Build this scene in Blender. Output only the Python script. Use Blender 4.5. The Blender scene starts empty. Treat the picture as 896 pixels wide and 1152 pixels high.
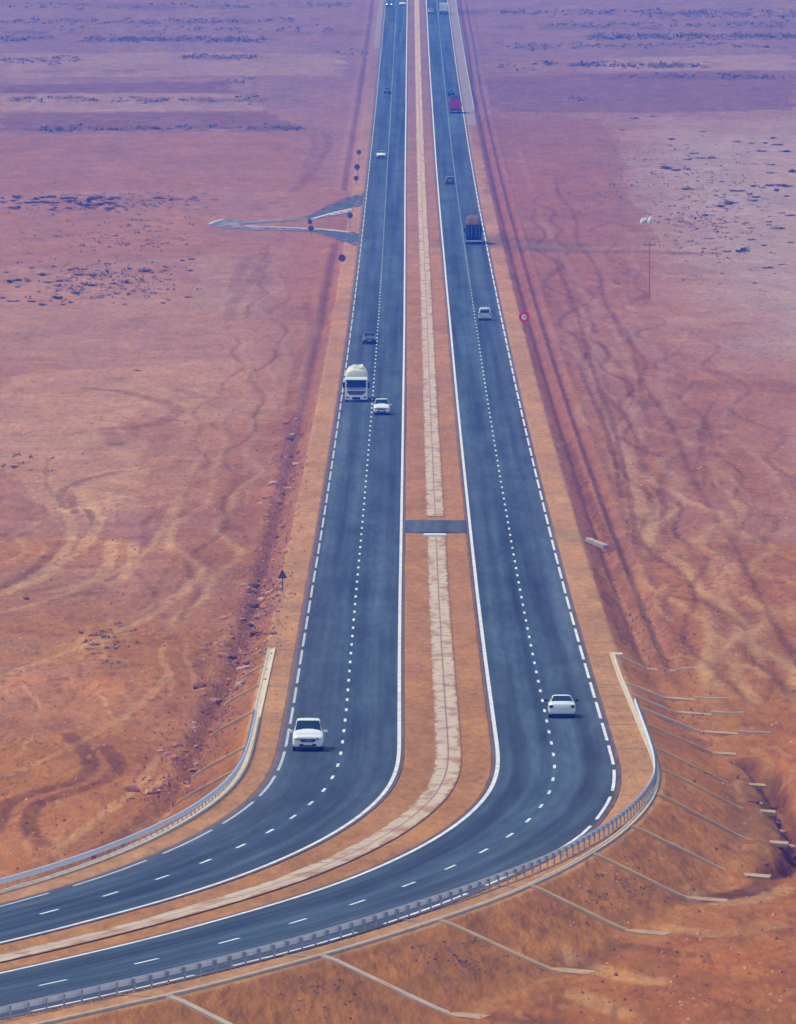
import bpy, bmesh, math, random
import numpy as np
from mathutils import Vector, Matrix
random.seed(7)
rng = np.random.default_rng(11)
SC = bpy.context.scene
COL = SC.collection
R = math.radians

# ------------------------------------------------------------------ camera model (metres; X right, Y away, Z up)
F, YH, CH = 12000.0, -150.0, 60.0                 # focal length in pixels of an 896-wide frame, horizon row, camera height
TH = math.atan((576 - YH) / F); CT, ST = math.cos(TH), math.sin(TH)

# ------------------------------------------------------------------ the motorway: long section, plan and cross section
HD = np.array([400,500,530,550,567,600,672,726,771,821,876,937,1005,1081,1166,1262,1370,1493,1634,1796,1983,2201,2455,2754,3107,3528,3686,4200,5500,20000.])
HH = np.array([7.7,7.03,6.76,6.56,6.46,6.13,5.03,4.13,3.45,2.78,2.11,1.47,.86,.30,-.19,-.58,-.84,-.93,-.79,-.34,.53,1.93,4.07,7.16,11.55,17.66,20.18,27,36,36.])
_d = np.arange(300, 7000, 10.); _h = np.interp(_d, HD, HH)
_k = np.hanning(31); _k /= _k.sum(); _h = np.convolve(np.pad(_h, 15, mode='edge'), _k, 'valid')
def hroad(D): return np.interp(D, _d, _h)
CX = np.array([[330,-118],[400,-75],[440,-54.5],[480,-35.6],[510,-22.6],[525,-16.9],[532.6,-14.3],[540.4,-11.9],[548.1,-9.6],[555.8,-7.5],[563.7,-5.65],[571.6,-4.05],
  [579.5,-2.65],[587.4,-1.42],[595.3,-.36],[603.3,.55],[611.2,1.30],[619.2,1.92],[627.2,2.40],[635.2,2.73],[643.2,2.95],[651.2,3.07],[659.2,3.12],
  [667.2,3.14],[683,3.14],[763,3.16],[843,3.22],[1003,3.42],[1163,3.6],[1403,3.88],[1643,4.1],[1883,4.28],[2123,4.5],[2443,4.88],[2763,5.2],[3083,5.6],[3323,5.9],[4000,6.7],[7000,10.]])
_D = np.arange(330, 7000, 1.0)
_X = np.interp(_D, CX[:,0], CX[:,1])
def smooth(a, n):
    k = np.hanning(2*n+1); k /= k.sum()
    p = np.r_[2*a[0]-a[n:0:-1], a, 2*a[-1]-a[-2:-n-2:-1]]
    return np.convolve(p, k, 'valid')
_X = smooth(_X, 10)
_H = np.arctan(np.gradient(_X, _D)); _H = smooth(_H, 6)
def xc(D): return np.interp(D, _D, _X)
def hdg(D): return np.interp(D, _D, _H)
def station(X, Y):
    """foot point on the centre line (as its Y) and signed offset to the right"""
    Y = np.asarray(Y, float); X = np.asarray(X, float)
    Dc = np.clip(Y, 330, 6900)
    t = (X - xc(Dc)) * np.cos(hdg(Dc))
    for _ in range(4):
        tc = np.clip(t, -45, 45)
        Dn = np.clip(Y + tc*np.sin(hdg(Dc)), 330, 6900)
        Dc = .5*Dc + .5*Dn
        h = hdg(Dc)
        t = (X - xc(Dc))*np.cos(h) - (Y - Dc)*np.sin(h)
    return Dc, t
def on_road(D, t):
    h = hdg(D); return xc(D) + t*np.cos(h), D - t*np.sin(h)
def tRR(D): return np.interp(D, [400,525,540,556,564,595,611,635,660], [12.6,11.95,11.7,11.1,10.9,10.8,10.5,10.2,10.05])
def tRC(D): return np.interp(D, [400,525,540,556,595,611,635,660], [7.4,7.25,7.1,6.85,6.9,6.75,6.55,6.5])
def tRL(D): return np.full_like(np.asarray(D, float), 3.06)
def tLL(D): return np.interp(D, [520,540,640,700], [-9.95,-9.95,-10.2,-10.08])
def tLC(D): return np.interp(D, [520,545,556,640,700], [-6.5,-6.6,-6.8,-6.7,-6.55])
def tLR(D): return np.full_like(np.asarray(D, float), -3.06)
def tGR(D): return np.interp(D, [400,480,506,525,544,563,582,603,639,671,703,736,760,2600,3000,3600], [16.5,15.2,14.8,14.1,13.6,13.15,12.9,12.8,12.75,12.5,12.36,12.2,12.2,12.2,12.9,12.9])
def tGL(D): return np.interp(D, [540,600,650,760], [-12.45,-12.5,-12.4,-12.3])
def tBR(D): return np.interp(D, [400,480,499,517,532,545,560,574,591,609,632,660,700], [14.4,13.0,12.7,12.35,12.0,11.75,11.68,11.98,12.2,12.46,12.75,12.68,12.64])
def tBL(D): return np.interp(D, [500,555,600,680], [-13.0,-12.9,-12.62,-12.5])

# ------------------------------------------------------------------ noise
def hash2(ix, iy, seed):
    n = (ix.astype(np.int64)*374761393 + iy.astype(np.int64)*668265263 + seed*1442695041) & 0xffffffff
    n = ((n ^ (n >> 13))*1274126177) & 0xffffffff
    return ((n ^ (n >> 16)) & 0xffff)/65535.0
def vnoise(x, y, seed=0):
    x0 = np.floor(x); y0 = np.floor(y); fx = x-x0; fy = y-y0
    fx = fx*fx*(3-2*fx); fy = fy*fy*(3-2*fy)
    a = hash2(x0, y0, seed); b = hash2(x0+1, y0, seed); c = hash2(x0, y0+1, seed); d = hash2(x0+1, y0+1, seed)
    return (a+(b-a)*fx)*(1-fy) + (c+(d-c)*fx)*fy
def fbm(x, y, seed=0, o=4, g=.5):
    s = 0; a = 1; n = 0
    for i in range(o):
        s = s + a*vnoise(x*2**i+17.3*i, y*2**i-9.1*i, seed+i*31); n += a; a *= g
    return s/n
def sst(a, b, x):
    t = np.clip((x-a)/(b-a), 0, 1); return t*t*(3-2*t)

# ------------------------------------------------------------------ terrain height
def drop_r(D): return np.interp(D, [480,501,520,539,559,579,598,623,640,665,703,716,728,757,850,1000,1400,3000], [2.9,2.8,2.75,2.4,2.3,2.35,2.7,2.8,2.6,2.25,1.68,1.25,1.0,.95,.9,.85,.7,.55])
def kr(D): return np.interp(D, [520,539,559,579,598,623,662,703,716,728,757,1000], [2.4,2.45,2.2,2.1,2.1,1.9,2.0,2.45,2.25,2.5,2.2,2.0])
def ramp01(x):
    # straight slope with slightly rounded top and toe
    x = np.clip(x, -.08, 1.08); return np.where(x < .08, (x+.08)**2/.32, np.where(x > .92, 1-(1.08-x)**2/.32, x))
def drop_l(D): return np.interp(D, [480,550,600,645,670,700,730,760,850,1000,1400,3000], [3.6,3.2,2.5,1.95,1.65,1.45,1.3,.9,.8,.7,.6,.5])
GULLY = None
def terrain(X, Y, detail=True):
    X = np.asarray(X, float); Y = np.asarray(Y, float)
    Dc, t = station(X, Y)
    hr = hroad(Dc)
    # right of the road
    tE = tGR(Dc)+.35; x = t - tE; e = drop_r(Dc); wf = e*kr(Dc)
    dr = e*ramp01(x/wf)
    y1 = x - wf; near = sst(720, 800, Dc)
    dr = dr + near*np.where(x > 0, .30*np.exp(-((y1-.25)/.45)**2) - .30*np.exp(-((y1-1.1)/.4)**2) + .28*np.exp(-((y1-2.0)/.45)**2) - .16*np.exp(-((y1-2.8)/.5)**2), 0)
    # left of the road
    tE = tGL(Dc)-.35; xl = tE - t; el = drop_l(Dc); wl = el*1.85
    dl = el*ramp01(xl/wl)
    y2 = xl - wl
    dl = dl + np.where(xl > 0, .22*np.exp(-((y2-.2)/.5)**2) - .28*np.exp(-((y2-1.5)/.7)**2), 0)
    jm = sst(1712, 1735, Y)*(1-sst(1960, 1985, Y))*sst(-70, -40, t)*(1-sst(-10.5, -10, t))
    dl = dl*(1-jm) + jm*.72*np.clip(xl/16, 0, 1)
    z = hr - np.where(t > 0, dr, dl)
    carr = ((t > tRL(Dc)-.35) & (t < tRR(Dc)+.42)) | ((t < tLR(Dc)+.35) & (t > tLL(Dc)-.52))
    z = z - np.where(carr, .14, .015)
    # the median is very slightly dished towards its paved strip
    z = z - np.where(np.abs(t) < 2.6, .05*np.clip((2.6-np.abs(t))/1.7, 0, 1), 0)
    out = np.clip(np.maximum(x, xl), 0, None)
    if detail:
        m = sst(0, 2.5, out); far = sst(3, 25, out)
        m = m*(1-jm); far = far*(1-jm)
        z = z + m*(.16*(fbm(X/9, Y/13, 3, 3)-.5) + .10*(fbm(X/1.7, Y/4.5, 5, 3)-.5)) + far*1.0*(fbm(X/70, Y/160, 9, 3)-.5)
        z = z + (1-jm)*sst(0, .6, out)*.10*(fbm(X/.45, Y/1.6, 15, 2)-.5)
        if GULLY is not None:
            g = seg_dist(X, Y, GULLY, 6); z = z - 1.35*np.exp(-(g/.8)**2)*(.6+.8*vnoise(X/1.5, Y/1.5, 77)) + .25*np.exp(-((g-2.2)/.8)**2)
    # long falls to either side, far outside the picture
    z = np.where(np.abs(X) > 900, z - (np.abs(X)-900)*.004, z)
    return z
def seg_dist(X, Y, P, maxd=8.0):
    d = np.full(X.shape, 1e6)
    for (x0, y0), (x1, y1) in zip(P[:-1], P[1:]):
        m = (X > min(x0,x1)-maxd) & (X < max(x0,x1)+maxd) & (Y > min(y0,y1)-maxd) & (Y < max(y0,y1)+maxd)
        if not m.any(): continue
        px = X[m]-x0; py = Y[m]-y0; dx = x1-x0; dy = y1-y0; L2 = dx*dx+dy*dy+1e-9
        u = np.clip((px*dx+py*dy)/L2, 0, 1)
        dd = np.hypot(px-u*dx, py-u*dy); d[m] = np.minimum(d[m], dd)
    return d
_march = np.r_[np.arange(440, 1000, .5), np.arange(1000, 2000, 1.5), np.arange(2000, 5000, 4)]
def pix(px, py, detail=False):
    """the point of the ground seen at a place in the photograph (used to take measurements off it)"""
    v = (py-576)/F; fw = CT-v*ST; dz = -(v*CT+ST); x = (px-448)/F
    X = x/fw*_march; zr = CH + dz/fw*_march
    T = terrain(X, _march, detail)
    i = np.argmax(zr < T)
    if i == 0: return float(X[-1]), float(_march[-1])
    a0 = zr[i-1]-T[i-1]; a1 = zr[i]-T[i]; f = a0/(a0-a1)
    D = _march[i-1]+f*(_march[i]-_march[i-1]); return float(x/fw*D), float(D)
def W(s):
    return [pix(*[float(q) for q in p.split(',')]) for p in s.split()]
def gz(X, Y): return float(terrain(np.array([X]), np.array([Y]))[0])
def curve(P, step=1.2):
    """a polyline rounded and resampled"""
    P = np.array(P, float)
    for _ in range(2):
        Q = [P[0]]
        for a, b in zip(P[:-1], P[1:]): Q += [a*.75+b*.25, a*.25+b*.75]
        Q.append(P[-1]); P = np.array(Q)
    return [tuple(p) for p in P]
GULLY = curve(W("846,858 862,868 872,885 880,905 892,925 900,940 893,962 878,975 868,990"))

# ------------------------------------------------------------------ materials
MATS = {}
def mat(name, col=(.5,.5,.5), rough=.7, metal=0., spec=.3, noise=0., nscale=3., bump=0., coat=0., emit=None, estr=0., anis=None):
    if name in MATS: return MATS[name]
    m = bpy.data.materials.new(name); m.use_nodes = True; nt = m.node_tree; b = nt.nodes['Principled BSDF']
    b.inputs['Base Color'].default_value = (*col, 1); b.inputs['Roughness'].default_value = rough
    b.inputs['Metallic'].default_value = metal; b.inputs['Specular IOR Level'].default_value = spec
    b.inputs['Coat Weight'].default_value = coat
    if emit: b.inputs['Emission Color'].default_value = (*emit, 1); b.inputs['Emission Strength'].default_value = estr
    if noise or bump:
        tc = nt.nodes.new('ShaderNodeTexCoord'); n = nt.nodes.new('ShaderNodeTexNoise')
        n.inputs['Scale'].default_value = nscale; n.inputs['Detail'].default_value = 5
        nt.links.new(tc.outputs['Object'], n.inputs['Vector'])
        if noise:
            r = nt.nodes.new('ShaderNodeMapRange'); r.inputs[1].default_value = .25; r.inputs[2].default_value = .75
            r.inputs[3].default_value = 1-noise; r.inputs[4].default_value = 1+noise
            mx = nt.nodes.new('ShaderNodeMix'); mx.data_type = 'RGBA'; mx.blend_type = 'MULTIPLY'; mx.inputs[0].default_value = 1
            mx.inputs[6].default_value = (*col, 1)
            nt.links.new(n.outputs[0], r.inputs[0]); nt.links.new(r.outputs[0], mx.inputs[7]); nt.links.new(mx.outputs[2], b.inputs['Base Color'])
        if bump:
            bp = nt.nodes.new('ShaderNodeBump'); bp.inputs['Strength'].default_value = bump; bp.inputs['Distance'].default_value = .1
            nt.links.new(n.outputs[0], bp.inputs['Height']); nt.links.new(bp.outputs[0], b.inputs['Normal'])
    MATS[name] = m; return m

def ground_material():
    m = bpy.data.materials.new('desert_soil'); m.use_nodes = True; nt = m.node_tree; b = nt.nodes['Principled BSDF']
    b.inputs['Roughness'].default_value = 1; b.inputs['Specular IOR Level'].default_value = 0.0
    at = nt.nodes.new('ShaderNodeVertexColor'); at.layer_name = 'soil'
    tc = nt.nodes.new('ShaderNodeTexCoord')
    mpg = nt.nodes.new('ShaderNodeMapping'); mpg.inputs['Scale'].default_value = (1, .22, 1); nt.links.new(tc.outputs['Object'], mpg.inputs[0])
    cur = at.outputs[0]
    for sc, amp, det in ((1.6, .19, 8), (7.0, .10, 4), (.3, .14, 5), (.06, .10, 4)):
        n = nt.nodes.new('ShaderNodeTexNoise'); n.inputs['Scale'].default_value = sc; n.inputs['Detail'].default_value = det
        nt.links.new(mpg.outputs[0], n.inputs['Vector'])
        r = nt.nodes.new('ShaderNodeMapRange'); r.inputs[1].default_value = .25; r.inputs[2].default_value = .75
        r.inputs[3].default_value = 1-amp; r.inputs[4].default_value = 1+amp
        mx = nt.nodes.new('ShaderNodeMix'); mx.data_type = 'RGBA'; mx.blend_type = 'MULTIPLY'; mx.inputs[0].default_value = 1
        nt.links.new(n.outputs[0], r.inputs[0]); nt.links.new(cur, mx.inputs[6]); nt.links.new(r.outputs[0], mx.inputs[7]); cur = mx.outputs[2]
    nt.links.new(cur, b.inputs['Base Color'])
    n = nt.nodes.new('ShaderNodeTexNoise'); n.inputs['Scale'].default_value = 2.2; n.inputs['Detail'].default_value = 9
    nt.links.new(mpg.outputs[0], n.inputs['Vector'])
    bp = nt.nodes.new('ShaderNodeBump'); bp.inputs['Strength'].default_value = .8; bp.inputs['Distance'].default_value = .22
    nt.links.new(n.outputs[0], bp.inputs['Height']); nt.links.new(bp.outputs[0], b.inputs['Normal'])
    return m

def asphalt_material():
    m = bpy.data.materials.new('asphalt'); m.use_nodes = True; nt = m.node_tree; b = nt.nodes['Principled BSDF']
    b.inputs['Roughness'].default_value = .9; b.inputs['Specular IOR Level'].default_value = .04
    uv = nt.nodes.new('ShaderNodeUVMap'); uv.uv_map = 'st'
    def tex(sx, sy, det=4):
        mp = nt.nodes.new('ShaderNodeMapping'); mp.inputs['Scale'].default_value = (sx, sy, 1)
        n = nt.nodes.new('ShaderNodeTexNoise'); n.inputs['Scale'].default_value = 1; n.inputs['Detail'].default_value = det
        nt.links.new(uv.outputs[0], mp.inputs[0]); nt.links.new(mp.outputs[0], n.inputs['Vector']); return n.outputs[0]
    cur = None
    base = nt.nodes.new('ShaderNodeRGB'); base.outputs[0].default_value = (*ASPHALT, 1); cur = base.outputs[0]
    for sx, sy, amp in ((.9, .004, .5), (.35, .03, .28), (2.2, .12, .2), (9, 3, .16)):
        r = nt.nodes.new('ShaderNodeMapRange'); r.inputs[1].default_value = .28; r.inputs[2].default_value = .72
        r.inputs[3].default_value = 1-amp; r.inputs[4].default_value = 1+amp
        mx = nt.nodes.new('ShaderNodeMix'); mx.data_type = 'RGBA'; mx.blend_type = 'MULTIPLY'; mx.inputs[0].default_value = 1
        nt.links.new(tex(sx, sy), r.inputs[0]); nt.links.new(cur, mx.inputs[6]); nt.links.new(r.outputs[0], mx.inputs[7]); cur = mx.outputs[2]
    # sand blown over the outer edges of the surfacing
    sep = nt.nodes.new('ShaderNodeSeparateXYZ'); nt.links.new(uv.outputs[0], sep.inputs[0])
    edge = nt.nodes.new('ShaderNodeVertexColor'); edge.layer_name = 'sandy'
    n2 = tex(1.5, .25, 5)
    ml = nt.nodes.new('ShaderNodeMath'); ml.operation = 'MULTIPLY'; nt.links.new(edge.outputs[0], ml.inputs[0]); nt.links.new(n2, ml.inputs[1])
    mx = nt.nodes.new('ShaderNodeMix'); mx.data_type = 'RGBA'; mx.inputs[7].default_value = (.30,.17,.11,1)
    nt.links.new(ml.outputs[0], mx.inputs[0]); nt.links.new(cur, mx.inputs[6]); nt.links.new(mx.outputs[2], b.inputs['Base Color'])
    return m
ASPHALT = (.049, .076, .100)

# ------------------------------------------------------------------ object helpers
def obj(name, me, m=None, parent=None):
    o = bpy.data.objects.new(name, me); COL.objects.link(o)
    if m is not None and not me.materials:
        for q in (m if isinstance(m, (list, tuple)) else [m]): me.materials.append(q)
    if parent is not None: o.parent = parent
    return o
def from_bm(name, bm, m=None, parent=None, smooth=False):
    me = bpy.data.meshes.new(name); bm.to_mesh(me); bm.free()
    if smooth:
        me.polygons.foreach_set('use_smooth', [True]*len(me.polygons))
    return obj(name, me, m, parent)
def from_grid(name, V, nr, nc, m=None, parent=None, smooth=True):
    """a sheet of nr rows by nc columns"""
    V = np.asarray(V, np.float32).reshape(-1, 3)
    i = np.arange(nr-1)[:, None]*nc + np.arange(nc-1)[None, :]
    q = np.stack([i, i+1, i+nc+1, i+nc], -1).reshape(-1, 4).astype(np.int32)
    me = bpy.data.meshes.new(name)
    me.vertices.add(len(V)); me.vertices.foreach_set('co', V.ravel())
    me.loops.add(q.size); me.loops.foreach_set('vertex_index', q.ravel())
    me.polygons.add(len(q)); me.polygons.foreach_set('loop_start', np.arange(0, q.size, 4, dtype=np.int32))
    me.polygons.foreach_set('use_smooth', np.full(len(q), smooth))
    me.update(calc_edges=True)
    return obj(name, me, m, parent)
def tag(o, label=None, cat=None, group=None, kind=None):
    if label: o['label'] = label
    if cat: o['category'] = cat
    if group: o['group'] = group
    if kind: o['kind'] = kind
    return o
def thing(name, label, cat, loc=(0,0,0), rz=0, group=None):
    o = bpy.data.objects.new(name, None); COL.objects.link(o); o.location = loc; o.rotation_euler = (0,0,rz); o.empty_display_size = .3
    return tag(o, label, cat, group)
def dup(root, loc, rz=0, label=None, group=None, scale=None):
    r = root.copy(); COL.objects.link(r); r.location = loc; r.rotation_euler = (0,0,rz)
    if scale: r.scale = scale
    if label: r['label'] = label
    if group: r['group'] = group
    for ch in list(root.children):
        c = ch.copy(); COL.objects.link(c); c.parent = r
        for g in list(ch.children):
            d = g.copy(); COL.objects.link(d); d.parent = c
    return r
def bx(bm, x0, x1, y0, y1, z0, z1, bev=0., taper=None):
    v = [bm.verts.new((x, y, z)) for z in (z0, z1) for y in (y0, y1) for x in (x0, x1)]
    f = [bm.faces.new([v[i] for i in q]) for q in ((0,2,3,1),(4,5,7,6),(0,1,5,4),(2,6,7,3),(0,4,6,2),(1,3,7,5))]
    if bev:
        es = list({e for q in f for e in q.edges})
        bmesh.ops.bevel(bm, geom=es, offset=bev, segments=2, affect='EDGES', profile=.6)
def tube(bm, p0, p1, r0, r1=None, n=10, cap=True):
    r1 = r0 if r1 is None else r1
    p0 = Vector(p0); p1 = Vector(p1); a = (p1-p0).normalized()
    u = a.orthogonal().normalized(); w = a.cross(u)
    A = [bm.verts.new(p0+(u*math.cos(2*math.pi*i/n)+w*math.sin(2*math.pi*i/n))*r0) for i in range(n)]
    B = [bm.verts.new(p1+(u*math.cos(2*math.pi*i/n)+w*math.sin(2*math.pi*i/n))*r1) for i in range(n)]
    for i in range(n): bm.faces.new([A[i], A[(i+1)%n], B[(i+1)%n], B[i]])
    if cap: bm.faces.new(A[::-1]); bm.faces.new(B)
def quad(bm, *p):
    return bm.faces.new([bm.verts.new(q) for q in p])
def panel(bm, pts, th=.012):
    """a thin solid plate from a polygon, thickened along its normal"""
    P = [Vector(p) for p in pts]; n = (P[1]-P[0]).cross(P[2]-P[0]).normalized()
    A = [bm.verts.new(p) for p in P]; B = [bm.verts.new(p+n*th) for p in P]
    bm.faces.new(A[::-1]); bm.faces.new(B)
    for i in range(len(P)): j = (i+1) % len(P); bm.faces.new([A[i], A[j], B[j], B[i]])

# ------------------------------------------------------------------ ground sheet
def ylevel(y):
    v = (y-576)/F; k = (v*CT+ST)/(CT-v*ST)
    D = CH/k
    D = min(D, 4000)
    for _ in range(60): D = .5*D+.5*(CH-float(hroad(D)))/k
    return D
ys = np.arange(1178, -30, -1.0)
rows = [ylevel(y) for y in ys]
rows = np.unique(np.r_[np.array([-6000,-2500,-1000,-400,-100,60,160,240,310,370,410,440,460,475,485]), np.linspace(488, rows[0]-.5, 26), rows,
              np.geomspace(rows[-1]*1.012, 26000, 34)])
uin = np.arange(-.0405, .04051, 1.25/F)
uo = .0405+np.geomspace(.0006, 5.5, 44)
us = np.r_[-uo[::-1], uin, uo]
YY, UU = np.meshgrid(rows, us, indexing='ij')
XX = UU*np.clip(YY, 480, None)
print('ground', XX.shape)
ZZ = terrain(XX, YY)
Dc, TT = station(XX, YY)

def L(*c): return np.array(c)*np.array((.78,.74,.31))      # soil colours, brought to measured reflectance
ORANGE = L(.47,.205,.10); PINK = L(.44,.222,.30); RED = L(.40,.175,.12); PALE = L(.46,.31,.52); DARK = L(.26,.115,.08); SHOULD = L(.54,.295,.27); SCRUB = L(.13,.085,.075)
def mixc(C, c, m): return C + (c-C)*m[..., None]
n1 = fbm(XX/14, YY/40, 101, 4); n2 = fbm(XX/40, YY/130, 102, 4); n3 = fbm(XX/2.6, YY/14, 103, 4); n4 = fbm(XX/.9, YY/4.5, 104, 3)
C = np.empty(XX.shape+(3,)); C[:] = ORANGE
C = mixc(C, PINK, sst(.40, .62, n2 + .40*sst(800, 1250, YY) - .12 - .08*(TT > 0)))
C = mixc(C, RED, .40*sst(.50, .72, n1))
C = mixc(C, PALE, .38*sst(.56, .74, fbm(XX/20, YY/24, 107, 5))*sst(24, 34, np.abs(TT)))
C = mixc(C, DARK, .34*sst(.60, .74, fbm(XX/5, YY/9, 108, 5))*sst(13, 17, np.abs(TT)))
def zone(s, col, amt, wob=2.0, edge=1.5, sc=6.):
    """paint a patch of soil: a polygon on the ground with a ragged edge"""
    global C
    P = np.array(W(s)); x0, y0 = P.min(0)-8; x1, y1 = P.max(0)+8
    m = (XX > x0) & (XX < x1) & (YY > y0) & (YY < y1)
    if not m.any(): return
    ay = max(1., (y1-y0)/(x1-x0+1e-6)*.5)
    X = XX[m]+wob*2*(fbm(XX[m]/sc, YY[m]/(sc*ay), 211, 4)-.5); Y = YY[m]+wob*ay*2*(fbm(XX[m]/sc, YY[m]/(sc*ay), 223, 4)-.5)
    ins = np.zeros(X.shape, bool); n = len(P)
    for i in range(n):
        (xa, ya), (xb, yb) = P[i], P[(i+1) % n]
        if ya == yb: continue
        c = ((ya > Y) != (yb > Y)) & (X < (xb-xa)*(Y-ya)/(yb-ya)+xa); ins ^= c
    C[m] = C[m] + (np.asarray(col)-C[m])*(ins*amt*(.65+.7*(vnoise(X/1.7, Y/5, 5)-.2)).clip(0, 1.2))[:, None]
# cross-section bands on the right: cut slope, ditch, spoil ridges
wob = 2.2*(fbm(YY/22, YY*0+3, 31, 3)-.5) + 1.2*(n4-.5) + .8*(fbm(YY/5, XX*.3, 32, 2)-.5)
tr = TT - tGR(Dc) - .4 + wob*.6
rz = sst(760, 840, YY)
def gb(x, c, w): return np.exp(-((x-c)/w)**2)
C = mixc(C, L(.34,.135,.085), rz*.75*sst(0, .3, tr)*(1-sst(1.6, 2.5, tr+1.2*(n3-.5))))
C = mixc(C, L(.44,.20,.14), rz*.7*gb(tr, 2.5, .42)); C = mixc(C, DARK, rz*.75*gb(tr, 3.35, .4)*(.5+n3)); C = mixc(C, PINK, rz*.65*gb(tr, 4.3, .45)); C = mixc(C, DARK, rz*.5*gb(tr, 5.2, .35)*(.4+n3))
# the tall embankment on the curve: reddish soil with darker mottling
emb = (1-sst(720, 790, YY))*sst(.2, .8, TT-tGR(Dc)-.3)*(1-sst(.9, 1.12, (TT-tGR(Dc)-.35)/(drop_r(Dc)*kr(Dc))+.25*(n3-.5)))
C = mixc(C, L(.49,.205,.095), .8*emb); C = mixc(C, L(.26,.12,.065), .38*emb*sst(.56, .7, fbm(XX/1.3, YY/3, 33, 5)))
flat = (1-sst(690, 760, YY))*sst(6, 10, TT-tGR(Dc)); C = mixc(C, L(.43,.15,.062), .6*flat); C = mixc(C, L(.24,.10,.055), .45*flat*sst(.54, .7, fbm(XX/2.5, YY/14, 37, 5)))
# left ditch and spoil
tl = tGL(Dc) - .4 - TT + wob*.7; wl = drop_l(Dc)*1.85
C = mixc(C, L(.33,.14,.075), (1-sst(760, 860, YY))*.7*sst(0, .2, tl)*(1-sst(.9, 1.1, tl/wl)))
C = mixc(C, L(.33,.135,.085), sst(760, 860, YY)*(1-sst(1700, 2200, YY))*.6*sst(0, .3, tl)*(1-sst(1.4, 1.9, tl)))
C = mixc(C, L(.40,.19,.135), .6*gb(tl-wl, 1.5, 1.0)*(1-sst(1500, 1900, YY))); C = mixc(C, DARK, .5*gb(tl-wl, 1.5, 1.1)*sst(.5, .66, n4)*(1-sst(1500, 1900, YY)))
# verge and median, graded sand
sh = ((TT > tRR(Dc)-.2) & (TT < tGR(Dc)+.5)) | ((TT < tLL(Dc)+.2) & (TT > tGL(Dc)-.5))
C = np.where(sh[..., None], SHOULD*(.86+.28*n3[..., None]), C)
md = np.abs(TT) < 3.4
C = np.where(md[..., None], L(.49,.245,.18)*(.80+.32*n3[..., None]), C)
C = mixc(C, L(.40,.27,.22), .5*md*gb(np.abs(np.abs(TT)-3.2), 0, .25))
C = mixc(C, L(.22,.160,.42), .70*sst(1400, 3000, YY))  # distance haze painted into the ground colour: mauve grows towards the far plain
# fields and soil patches measured off the photograph
pb = np.array(W("676,128 700,165 722,225 742,275 770,310 800,350 850,395 900,430"))
xb = np.interp(YY, pb[::-1,1], pb[::-1,0]); ymin, ymax = pb[:,1].min(), pb[:,1].max()
fz = sst(ymin-30, ymin+120, YY)*(1-sst(ymax-260, ymax+120, YY+300*(n1-.5)))*(TT > 20)
fz = fz*sst(-9, 15, XX-xb+14*(fbm(XX/9, YY/35, 41, 5)-.5))
C = mixc(C, L(.46,.37,.80), .75*fz*(.6+.5*n1))
zone("0,96 262,92 265,104 0,107", L(.17,.08,.11), .62, 3, sc=14); zone("0,127 300,124 342,144 0,146", L(.17,.08,.12), .55, 3, sc=14)
zone("0,106 262,106 300,123 0,125", PALE, .6, 4, sc=14); zone("0,60 380,60 385,85 0,88", PALE, .5, 6, sc=20)
zone("545,86 896,78 896,124 560,126", L(.20,.10,.22), .65, 4, sc=14); zone("700,64 896,60 896,78 660,80", PALE, .6, 6, sc=20)
zone("525,130 680,130 740,275 700,285 575,280", L(.29,.125,.11), .55, 3); zone("560,290 735,290 740,340 600,350", L(.31,.125,.10), .5, 3)
zone("0,150 330,150 360,210 0,215", L(.38,.17,.13), .5, 4); zone("0,232 240,236 250,290 0,288", L(.42,.20,.15), .4, 4)
zone("0,300 340,330 330,420 0,400", L(.48,.275,.38), .6, 4); zone("0,420 330,400 300,520 200,560 100,590 0,540", L(.60,.34,.40), .65, 4)
zone("225,285 320,290 310,350 210,345", PALE, .45, 3); zone("150,470 330,470 300,640 200,640", L(.38,.15,.10), .45, 5)
zone("730,395 896,430 896,560 740,560 710,450", L(.36,.14,.10), .5, 6); zone("640,360 730,400 740,600 690,600 650,480", L(.47,.23,.17), .55, 1.5)
zone("690,620 896,610 896,760 760,740", L(.44,.165,.08), .45, 5); zone("0,760 200,760 215,850 170,900 60,965 0,985", L(.50,.205,.105), .65, 3)
for yy, x0, x1, a in ((24,0,300,.5),(44,90,300,.7),(43,0,60,.5),(65,200,290,.6),(68,0,80,.4),(113,0,300,.5),(144,40,340,.6),(14,500,896,.6),(41,660,896,.8),(26,640,896,.4),(73,640,800,.7),(87,680,896,.4),(6,0,400,.4),(30,560,896,.5),(52,560,900,.3),(36,0,420,.35),(80,0,200,.4)):
    a0 = pix((x0+x1)/2, yy+5); a1 = pix((x0+x1)/2, yy-5)
    X0 = pix(x0, yy)[0]; X1 = pix(x1, yy)[0]; c = (a0[1]+a1[1])/2; w = abs(a1[1]-a0[1])/2
    mm = gb(YY, c + 1.2*w*(fbm(XX/25, YY/300, int(yy)+900, 3)-.5), w*.55)*sst(X0-6, X0+6, XX)*(1-sst(X1-8, X1+8, XX))*sst(.36, .6, fbm(XX/5, YY/(w*.9), int(yy)+60, 4))
    C = mixc(C, SCRUB, np.clip(a*1.15, 0, 1)*mm)
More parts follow.
